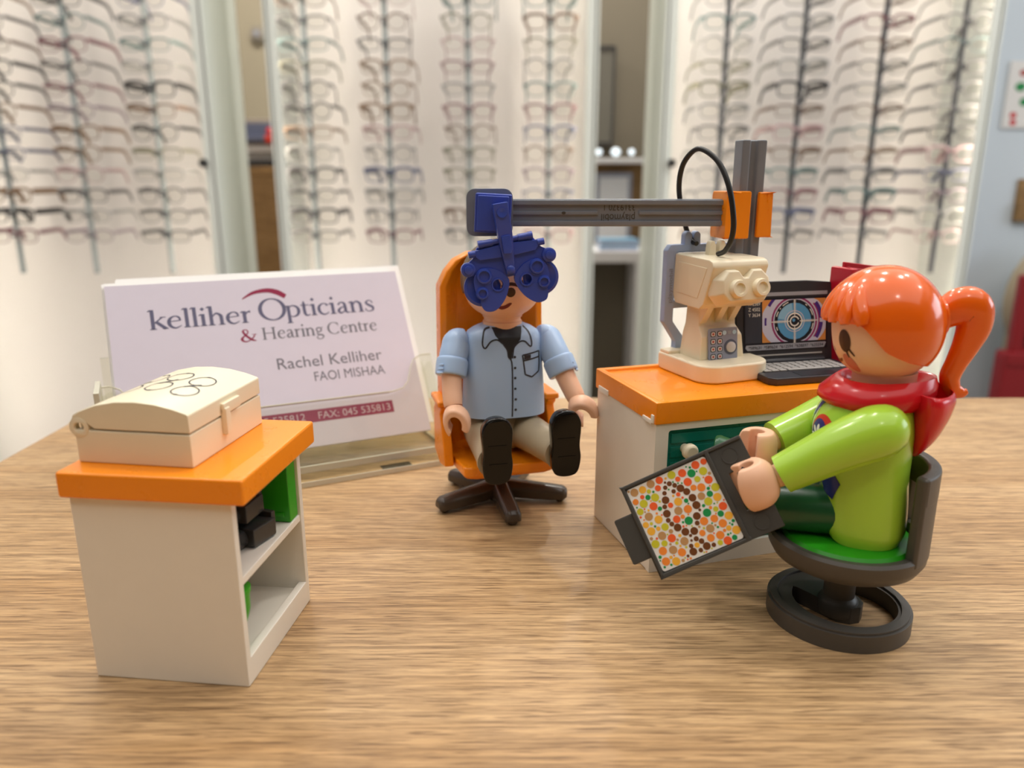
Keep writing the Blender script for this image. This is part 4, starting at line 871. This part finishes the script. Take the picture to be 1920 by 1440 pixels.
for x0, sole in ((-.50, P(-.32, 16.42, 2.26)), (.52, P(1.26, 16.75, 2.33))):
    an = sole + Vector((0, .42, -.34)); hip = Vector((x0, .25, .52))
    lg = part('leg', limb([hip + Vector((0, .3, .02)), hip, (hip + an) / 2 + Vector((0, 0, .02)), an + Vector((0, .05, 0))], [.46, .50, .44, .38], 24, flat=[1.0] * 19), 'khaki', t, sharp=70)
    part('trouser_hem', limb([an + Vector((0, .1, .0)), an + Vector((0, -.02, 0))], [.40, .40], 24), 'khaki', lg)
    hz = [(-.30, -.62), (-.36, -.3), (-.33, 0), (-.36, .4), (-.34, .60), (-.22, .78), (0, .84), (.22, .78), (.34, .60), (.36, .4), (.33, 0), (.36, -.3), (.30, -.62), (.15, -.74), (-.15, -.74)]
    hz = spline(hz, 4, True)
    SM = Matrix.Translation(sole) @ Matrix.Rotation(R(88), 4, 'X')
    sh_ = part('shoe', xm(loft([[(x * .8, y * .9 - .06, -.5) for x, y in hz], [(x * .96, y * .98, -.28) for x, y in hz], [(x, y, -.06) for x, y in hz], [(x * .97, y * .98, 0) for x, y in hz]]), SM), 'shoe_black', t, .03, 2)
    part('sole', xm(join(plate([[(x * .93, y * .94) for x, y in hz]], -.02, .02), box(-.2, .22, -.27, -.235, .01, .04), box(-.22, .2, .17, .20, .01, .04)), SM), 'shoe_black', sh_, .01)
part('hips', xf(ball((0, .18, .55), .98, .55, .55, 28, 14)), 'khaki', t)

# ================================================================== ROUND STOOL
t = thing('toy_stool', 'dark grey round toy stool with open ring base and curved back, at the right', 'toy stool', (6.38, 13.45, 0), -95)
tng = R(125 + 95)                                        # where the tongue that carries the hub joins the ring
hole = [(.96 * math.cos(tng + R(23 + 314 * k / 60)), .96 * math.sin(tng + R(23 + 314 * k / 60))) for k in range(61)]
tongue = [(.82, -.34), (.2, -.34), (-.1, -.33), (-.29, -.2), (-.36, 0), (-.29, .2), (-.1, .33), (.2, .34), (.82, .34)]
hole += [(x * math.cos(tng) - y * math.sin(tng), x * math.sin(tng) + y * math.cos(tng)) for x, y in tongue]
hx = (.0, .11)
hole = [(x + hx[0], y + hx[1]) for x, y in hole]
part('base_ring', join(plate([circ(64, 1.32), hole[::-1]], .0, .34)), 'stool_grey', t, .03, 2)
part('base_rim', plate([circ(64, 1.27), circ(64, 1.12)[::-1]], .33, .39), 'stool_grey', t, .03, 2)
part('column', lathe([(.34, .08), (.37, .14), (.37, .36), (.33, .42), (.29, .46), (.28, 1.35)], 32), 'stool_grey', t)
part('seat_shell', lathe([(.5, 1.14), (1.05, 1.20), (1.30, 1.34), (1.40, 1.52), (1.41, 1.72), (1.36, 1.78), (1.22, 1.76), (1.18, 1.66), (.01, 1.64)], 64), 'stool_grey', t)
part('cushion', lathe([(1.16, 1.64), (1.20, 1.72), (1.14, 1.80), (.9, 1.84), (.01, 1.85)], 48), 'green_plastic', t, label='bright green round cushion')
def wall(a0, a1, r0, r1, z0, z1, n=24, top=0.0):
    rings = []
    for k in range(n + 1):
        a = R(a0 + (a1 - a0) * k / n); c, s_ = math.cos(a), math.sin(a); rings.append([(r0 * c, r0 * s_, z0), (r1 * c, r1 * s_, z0), (r1 * c, r1 * s_, z1), (r0 * c, r0 * s_, z1)])
    return loft(rings)
part('back_post', wall(34, 80, 1.20, 1.42, 1.6, 3.32, 14), 'stool_grey', t, .06, 3); part('back_post', wall(104, 146, 1.20, 1.42, 1.6, 3.32, 14), 'stool_grey', t, .06, 3)
part('back_band', wall(35, 145, 1.195, 1.425, 2.75, 3.33, 36), 'stool_grey', t, .07, 3); part('back_lower_rail', wall(40, 142, 1.20, 1.40, 1.6, 1.95, 30), 'stool_grey', t, .04)

# ================================================================== EXAMINER FIGURE
t = thing('toy_figure', 'seated plastic toy examiner with orange ponytail, lime jacket and red hood', 'toy figure', (6.62, 13.52, 1.72), -112)
tk = [(.12, .98, .72, .02), (.3, 1.03, .78, .02), (.8, 1.03, .76, .02), (1.3, 1.0, .78, -.04), (1.9, .97, .86, -.12), (2.3, .95, .86, -.12), (2.7, .86, .72, -.06), (2.95, .60, .48, .04), (3.05, .44, .38, .08)]
rings = []
for k in range(36):
    z = .12 + (3.05 - .12) * k / 35; a, b, yo = interp(tk, z)
    lift = max(0, 1 - (z - .12) / 1.2) * .50                 # the hem is cut higher in front
    rings.append([(x, y + yo, z + lift * max(0, (-y / b)) ** 5) for x, y in sell(a, b, 2.5, 64)])
ts = loft(rings); body = part('jacket', ts, 'lime', t, 0, sharp=60, label='lime green jacket')
FM = FRONT(-3)
part('jacket_zip', project(join(stroke([(.06, 2.9, .045), (.03, 2.3, .045), (.0, 1.4, .045), (.0, .8, .045)]), stroke([(.22, 2.95, .035), (.28, 2.4, .035), (.30, 1.6, .035), (.26, .9, .035)])), ts, FM, .008, .08), 'print_white', body)
part('jacket_band', project(join(stroke([(.36, 2.95, .16), (.22, 2.55, .14), (.12, 2.3, .08)]), stroke([(.14, 2.9, .02), (.12, 2.2, .02), (.10, 1.2, .02)]), stroke([(.16, 1.7, .07), (.15, 1.2, .09)])), ts, FM, .012, .08), 'print_blue', body)
part('jacket_band', project(stroke([(-.12, 2.5, .05), (-.14, 1.9, .05)]), ts, FM, .012, .08), 'print_yellow', body)
BM = frame((.50, -1, 0), (0, 0, 1), (0, 0, 0)); BM.translation = Vector((.52, -.66, 2.06)) + Vector((.5, -1, 0)).normalized() * 2
bd = part('badge', project(fdisc(.02, 0, .34, .40, 32, 4), ts, BM, .010, .1), 'print_red', body, label='round red and blue flower badge')
part('badge_ground', project(fdisc(-.03, -.02, .25, .33, 28, 4), ts, BM, .016, .1), 'print_blue', bd)
part('badge_petals', project(join(*[xf(fdisc(.15, 0, .08, .042, 14, 2), (-.03, -.02, 0), (0, 0, a)) for a in range(0, 360, 45)]), ts, BM, .021, .06), 'print_white', bd)
B2 = frame((.75, -1, 0), (0, 0, 1), (0, 0, 0)); B2.translation = Vector((.62, -.45, 1.22)) + Vector((.75, -1, 0)).normalized() * 2
part('belt_print', project(fpoly([(-.30, .22), (.08, .30), (.26, .06), (.12, -.28), (-.18, -.2), (-.34, .0)]), ts, B2, .012, .08), 'print_blue', body, label='dark blue printed patch at the waist')
part('neck', xf(lathe([(.52, 0), (.54, .05), (.54, .30)], 32), (0, .12, 2.95)), 'skin', t)
# head, tilted a little forward
HM = Matrix.Translation((0, .14, 3.16)) @ Matrix.Rotation(R(14), 4, 'Z') @ Matrix.Rotation(R(8), 4, 'X') @ Matrix.Diagonal((.91, .91, 1, 1))
hs0 = head_shape(.96); hs = xm(hs0, HM); head = part('head', hs, 'skin', t, sharp=70)
def lim(p):
    p = abs((p + math.pi) % (2 * math.pi) - math.pi); d = math.degrees(p)
    return R(interp([(0, 76), (30, 77), (52, 80), (60, 88), (75, 106), (100, 120), (140, 132), (180, 138)], d)[0])
def ridge(p, th, j):
    q = abs((p + math.pi) % (2 * math.pi) - math.pi); fr = max(0, 1 - q / R(60)) ** .5
    return j ** 2 * fr * (.07 + .05 * abs(math.cos(p * 5.2))) + .02 * math.sin(math.pi * j)
hair = part('hair', xm(hair_cap(1.06, .90, lim, ridge=ridge, nu=108, nv=30), HM), 'hair_orange', t, sharp=50, label='glossy orange hair with a fringe and ponytail')
for fp in range(-54, 55, 18):
    pts_ = []
    for k in range(9):
        th_ = R(34 + 45 * k / 8); f_ = R(fp * (.75 + .25 * k / 8)); rr = 1.075 + .05 * (k / 8) ** 2
        pts_.append((rr * math.sin(th_) * math.sin(f_), -rr * math.sin(th_) * math.cos(f_), .90 + rr * math.cos(th_)))
    part('fringe_strand', xm(tube(pts_, [.02, .05, .08, .105, .125, .14, .15, .15, .10], 12, flat=.55), HM), 'hair_orange', hair, sharp=70)
pt = [((0, .80, .92), .30, 1.0), ((0, 1.06, .98), .27, 1.0), ((0, 1.34, 1.08), .34, 1.0), ((0, 1.58, 1.02), .37, .95), ((0, 1.62, .74), .32, .85), ((0, 1.48, .40), .25, .8), ((0, 1.30, .08), .20, .8), ((0, 1.18, -.18), .19, .8), ((0, 1.24, -.40), .16, .8), ((0, 1.40, -.48), .10, .8), ((0, 1.50, -.46), .05, .8)]
q = spline([p + (r,) for p, r, f in pt], 6)
part('ponytail', xm(tube([p[:3] for p in q], [p[3] for p in q], 20, flat=.85, up=(1, 0, 0)), HM), 'hair_orange', hair, sharp=70)
part('hair_tie', xm(tube([(.30 * math.cos(a), 1.0 + .03 * math.cos(a), .95 + .29 * math.sin(a)) for a in [2 * math.pi * k / 24 for k in range(24)]], .06, 8, True), HM), 'hair_orange', hair)
for x, sg in ((-.44, -1), (.44, 1)):
    E_ = frame((.45 * sg, -1, 0), (0, 0, 1), (0, 0, 0)); E_.translation = Vector((.40 * sg, -.80, .78)) + Vector((.45 * sg, -1, 0)).normalized() * 2
    ey = part('eye', project(fdisc(0, 0, .155, .205, 24, 3), hs, HM @ E_, .008), 'eye_brown', head)
    part('eyelashes', project(join(stroke([(sg * .02, -.16, .05), (sg * .06, -.30, .03)]), stroke([(sg * .10, -.14, .05), (sg * .20, -.26, .03)])), hs, HM @ E_, .010, .05), 'eye_brown', head)
    C_ = frame((.55 * sg, -1, -.2), (0, 0, 1), (0, 0, 0)); C_.translation = Vector((.40 * sg, -.74, .36)) + Vector((.55 * sg, -1, -.2)).normalized() * 2
    part('cheek', project(xf(fdisc(0, 0, .13, .21, 24, 3), (0, 0, 0), (0, 0, 30 * sg)), hs, HM @ C_, .006), 'cheek_pink', head)
part('mouth', project(stroke([(-.22, .42, .03), (-.1, .36, .06), (.1, .36, .06), (.22, .42, .03)]), hs, HM @ FRONT(-3), .008, .06), 'mouth_red', head)
part('nose_mark', project(stroke([(.02, .62, .02), (.05, .54, .035)]), hs, HM @ FRONT(-3), .008, .06), 'eye_brown', head)
# red hood: collar round the neck and a pouch hanging behind
def hood_ring(z0, a, bf, bb, tilt, n=56):
    o = []
    for i in range(n):
        p = 2 * math.pi * i / n; x = a * math.sin(p); c = math.cos(p)
        y = -bf * c if c > 0 else bb * abs(c) ** 1.35; o.append((x, y, z0 + tilt * y))
    return o
cr = [hood_ring(2.62, .90, .86, .80, .02), hood_ring(2.72, 1.0, .98, .92, .02), hood_ring(2.86, 1.02, .96, 1.0, .04), hood_ring(3.02, .90, .80, 1.0, .05), hood_ring(3.14, .74, .66, .96, .06), hood_ring(3.12, .66, .58, .90, .06), hood_ring(2.9, .58, .5, .6, .0)]
scarf = part('hood_collar', loft(cr, cap=False), 'scarf_red', t, sharp=60, label='red folded collar of the hood')
pouch = []
for k in range(15):
    u = k / 14
    a, b, yc, z = interp([(0, .80, .30, .86, 2.98), (.12, .84, .33, .89, 2.84), (.35, .78, .30, .88, 2.5), (.65, .56, .22, .84, 2.1), (.9, .32, .12, .76, 1.80), (1, .12, .06, .74, 1.70)], u)
    ring = []
    for i in range(40):
        p = 2 * math.pi * i / 40; x = a * math.cos(p); y = b * math.sin(p)
        if y > 0: y *= 1 + .35 * (1 - abs(math.cos(p))) * (1 - u)
        ring.append((x, yc + y, z - .10 * (y if y > 0 else 0) * (1 - u)))
    pouch.append(ring)
inner = [[(x * .9, .07 + y * .93, z) for x, y, z in r_] for r_ in pouch[:9]]
part('hood_pouch', loft(inner[::-1] + pouch), 'scarf_red', t, sharp=60, label='red hood pouch hanging behind the neck')
P = lambda *p: wl(t, p)
PLATE_C = Vector((3.10, 12.80, 2.42))
hn, hf = P(4.30, 12.78, 3.02), P(4.62, 13.75, 3.38)
for s_, wr, hd in ((1, P(4.80, 12.82, 3.20), hn), (-1, P(5.05, 14.02, 3.44), hf)):
    sh = Vector((s_ * 1.0, .08, 2.38))
    part('sleeve', limb([sh + Vector((-s_ * .25, .05, .05)), sh + Vector((s_ * .05, 0, .02)), sh.lerp(wr, .35) + Vector((s_ * .08, 0, .06)), sh.lerp(wr, .7) + Vector((s_ * .04, 0, .03)), wr], [.34, .47, .44, .39, .35], 28, flat=1.0), 'lime', t, .0, sharp=60, label='lime green sleeve')
    wd = (wr - hd).normalized()
    part('wrist', limb([wr + wd * .1, wr - wd * .1, hd + wd * .1], [.22, .21, .20], 20), 'skin', t)
    ax = Vector((0, 0, 1)) if s_ < 0 else (wmat(t).to_3x3().inverted() @ Vector((.40, -.05, -.91)))
    part('hand', xm(c_hand(.13, .43 if s_ > 0 else .36, .82 if s_ > 0 else .66, 80, .62 if s_ > 0 else .4, 1.05), frame(ax, wd, hd)), 'skin', t, .04, 3, sharp=70, label='clip-shaped hand gripping the plate handle')
for x0 in (-.47, .47):
    lg = part('leg', limb([(x0 * .9, .2, .58), (x0 * .95, -.3, .58), (x0 * 1.05, -1.2, .56), (x0 * 1.1, -2.15, .52), (x0 * 1.1, -2.4, .52)], [.40, .44, .46, .41, .40], 24), 'dark_green', t, sharp=70)
    part('shoe', xf(loft([[(x * .8, y * .9, -.45) for x, y in sell(.36, .72, 2.6, 28)], [(x, y, -.1) for x, y in sell(.36, .74, 2.6, 28)], [(x * .96, y * .97, 0) for x, y in sell(.36, .74, 2.6, 28)]]), (x0 * 1.04, -2.82, .72), (90, 0, 0)), 'dark_green', t, .03)
part('hips', ball((0, .15, .5), .9, .55, .5, 28, 14), 'dark_green', t)

# ================================================================== COLOUR VISION PLATE
t = link('colour_test_plate', None); tag(t, 'dark grey held plate with a coloured dot colour vision test', 'test plate')
los = Vector((3.10, 12.80, 2.42 - 8.3)).normalized()
zc = -los; xr = Vector((1, 0, 0)); xr = (xr - zc * xr.dot(zc)).normalized(); yr = zc.cross(xr)
c_, s_ = math.cos(R(23.5)), math.sin(R(23.5)); px_ = xr * c_ + yr * s_; py_ = -xr * s_ + yr * c_
t.matrix_world = Matrix.Translation((PLATE_C + Vector((0, 0, Z0))) * S) @ Matrix(((px_.x, py_.x, zc.x, 0), (px_.y, py_.y, zc.y, 0), (px_.z, py_.z, zc.z, 0), (0, 0, 0, 1)))
# plate frame: x along the top edge, y up; sticker 1.56 x 1.72
x0, x1, y0, y1 = -.84, .90, -.86, .90
part('frame', join(plate([[(x0, y0), (x1 + .62, y0), (x1 + .62, -.36), (x1 + .15, -.36), (x1 + .15, .34), (x1 + .62, .34), (x1 + .62, y1), (x0, y1)]], -.10, 0), box(x0, x0 + .07, y0, y1, -.02, .045), box(x0, x1 + .6, y1 - .07, y1, -.02, .045), box(x0, x1, y0, y0 + .07, -.02, .045), box(x1 - .10, x1 - .02, y0, y1, -.02, .05)), 'dark_grey', t, .018)
part('tab', plate([rrect(x0 - .36, x0 + .05, -.46, .40, .04)], -.10, -.01), 'dark_grey', t, .018)
part('grip_bar', tube([(x1 + .36, -.42, -.05), (x1 + .36, .40, -.05)], .10, 14), 'dark_grey', t)
for y in (.63, -.64): part('boss', xf(lathe([(.15, 0), (.15, .012), (.135, .012), (.13, .004), (.01, .004)], 24), (x1 + .30, y, 0)), 'dark_grey', t)
stk = part('sticker', plate([rrect(x0 + .08, x1 - .11, y0 + .09, y1 - .09, .05)], -.005, .006), 'sticker_paper', t)
sx0, sx1, sy0, sy1 = x0 + .10, x1 - .13, y0 + .11, y1 - .11
br = [(580, 572, 16), (617, 585, 15), (657, 607, 24), (700, 632, 22), (740, 677, 24), (767, 730, 25), (770, 808, 24), (753, 913, 24), (693, 918, 24), (640, 887, 24), (600, 862, 15), (575, 835, 15), (565, 787, 24), (550, 738, 15), (555, 690, 24), (547, 640, 14), (552, 600, 14), (610, 628, 14), (550, 563, 8), (728, 945, 10), (767, 968, 16), (803, 985, 17), (838, 1020, 24), (885, 1012, 14), (733, 1018, 14), (748, 1058, 24), (798, 1048, 14), (735, 980, 8), (790, 765, 9), (773, 858, 15), (712, 1088, 9)]
dots = []
for X, Y, r in br:
    dx, dy = X - 288, Y - 620; det = 527 * 570 + 230 * 262
    u = (dx * 570 - dy * 262) / det; v = (527 * dy + 230 * dx) / det
    dots.append((sx0 + u * (sx1 - sx0), sy1 - v * (sy1 - sy0), r * 1.08 / 374, 'dot_brown'))
rn = random.Random(11); colr = ['dot_red', 'dot_orange', 'dot_amber', 'dot_olive', 'dot_green', 'dot_tan']
for r in (.074, .068, .062, .056, .048, .04, .03, .022, .016):
    for _ in range(900):
        x, y = rn.uniform(sx0 + r * .6, sx1 - r * .6), rn.uniform(sy0 + r * .6, sy1 - r * .6)
        if all((x - a) ** 2 + (y - b) ** 2 > (r + q + .007) ** 2 for a, b, q, m in dots): dots.append((x, y, r, rn.choices(colr, [5, 4, 3, 3, 3.4, 2.5] if r > .03 else [2, 2, 2, 3, 4, 2])[0]))
part('dot_print', [(fdisc(a, b, q, n=16, z=.010), m) for a, b, q, m in dots], None, stk, label='orange, green, yellow and brown dots')
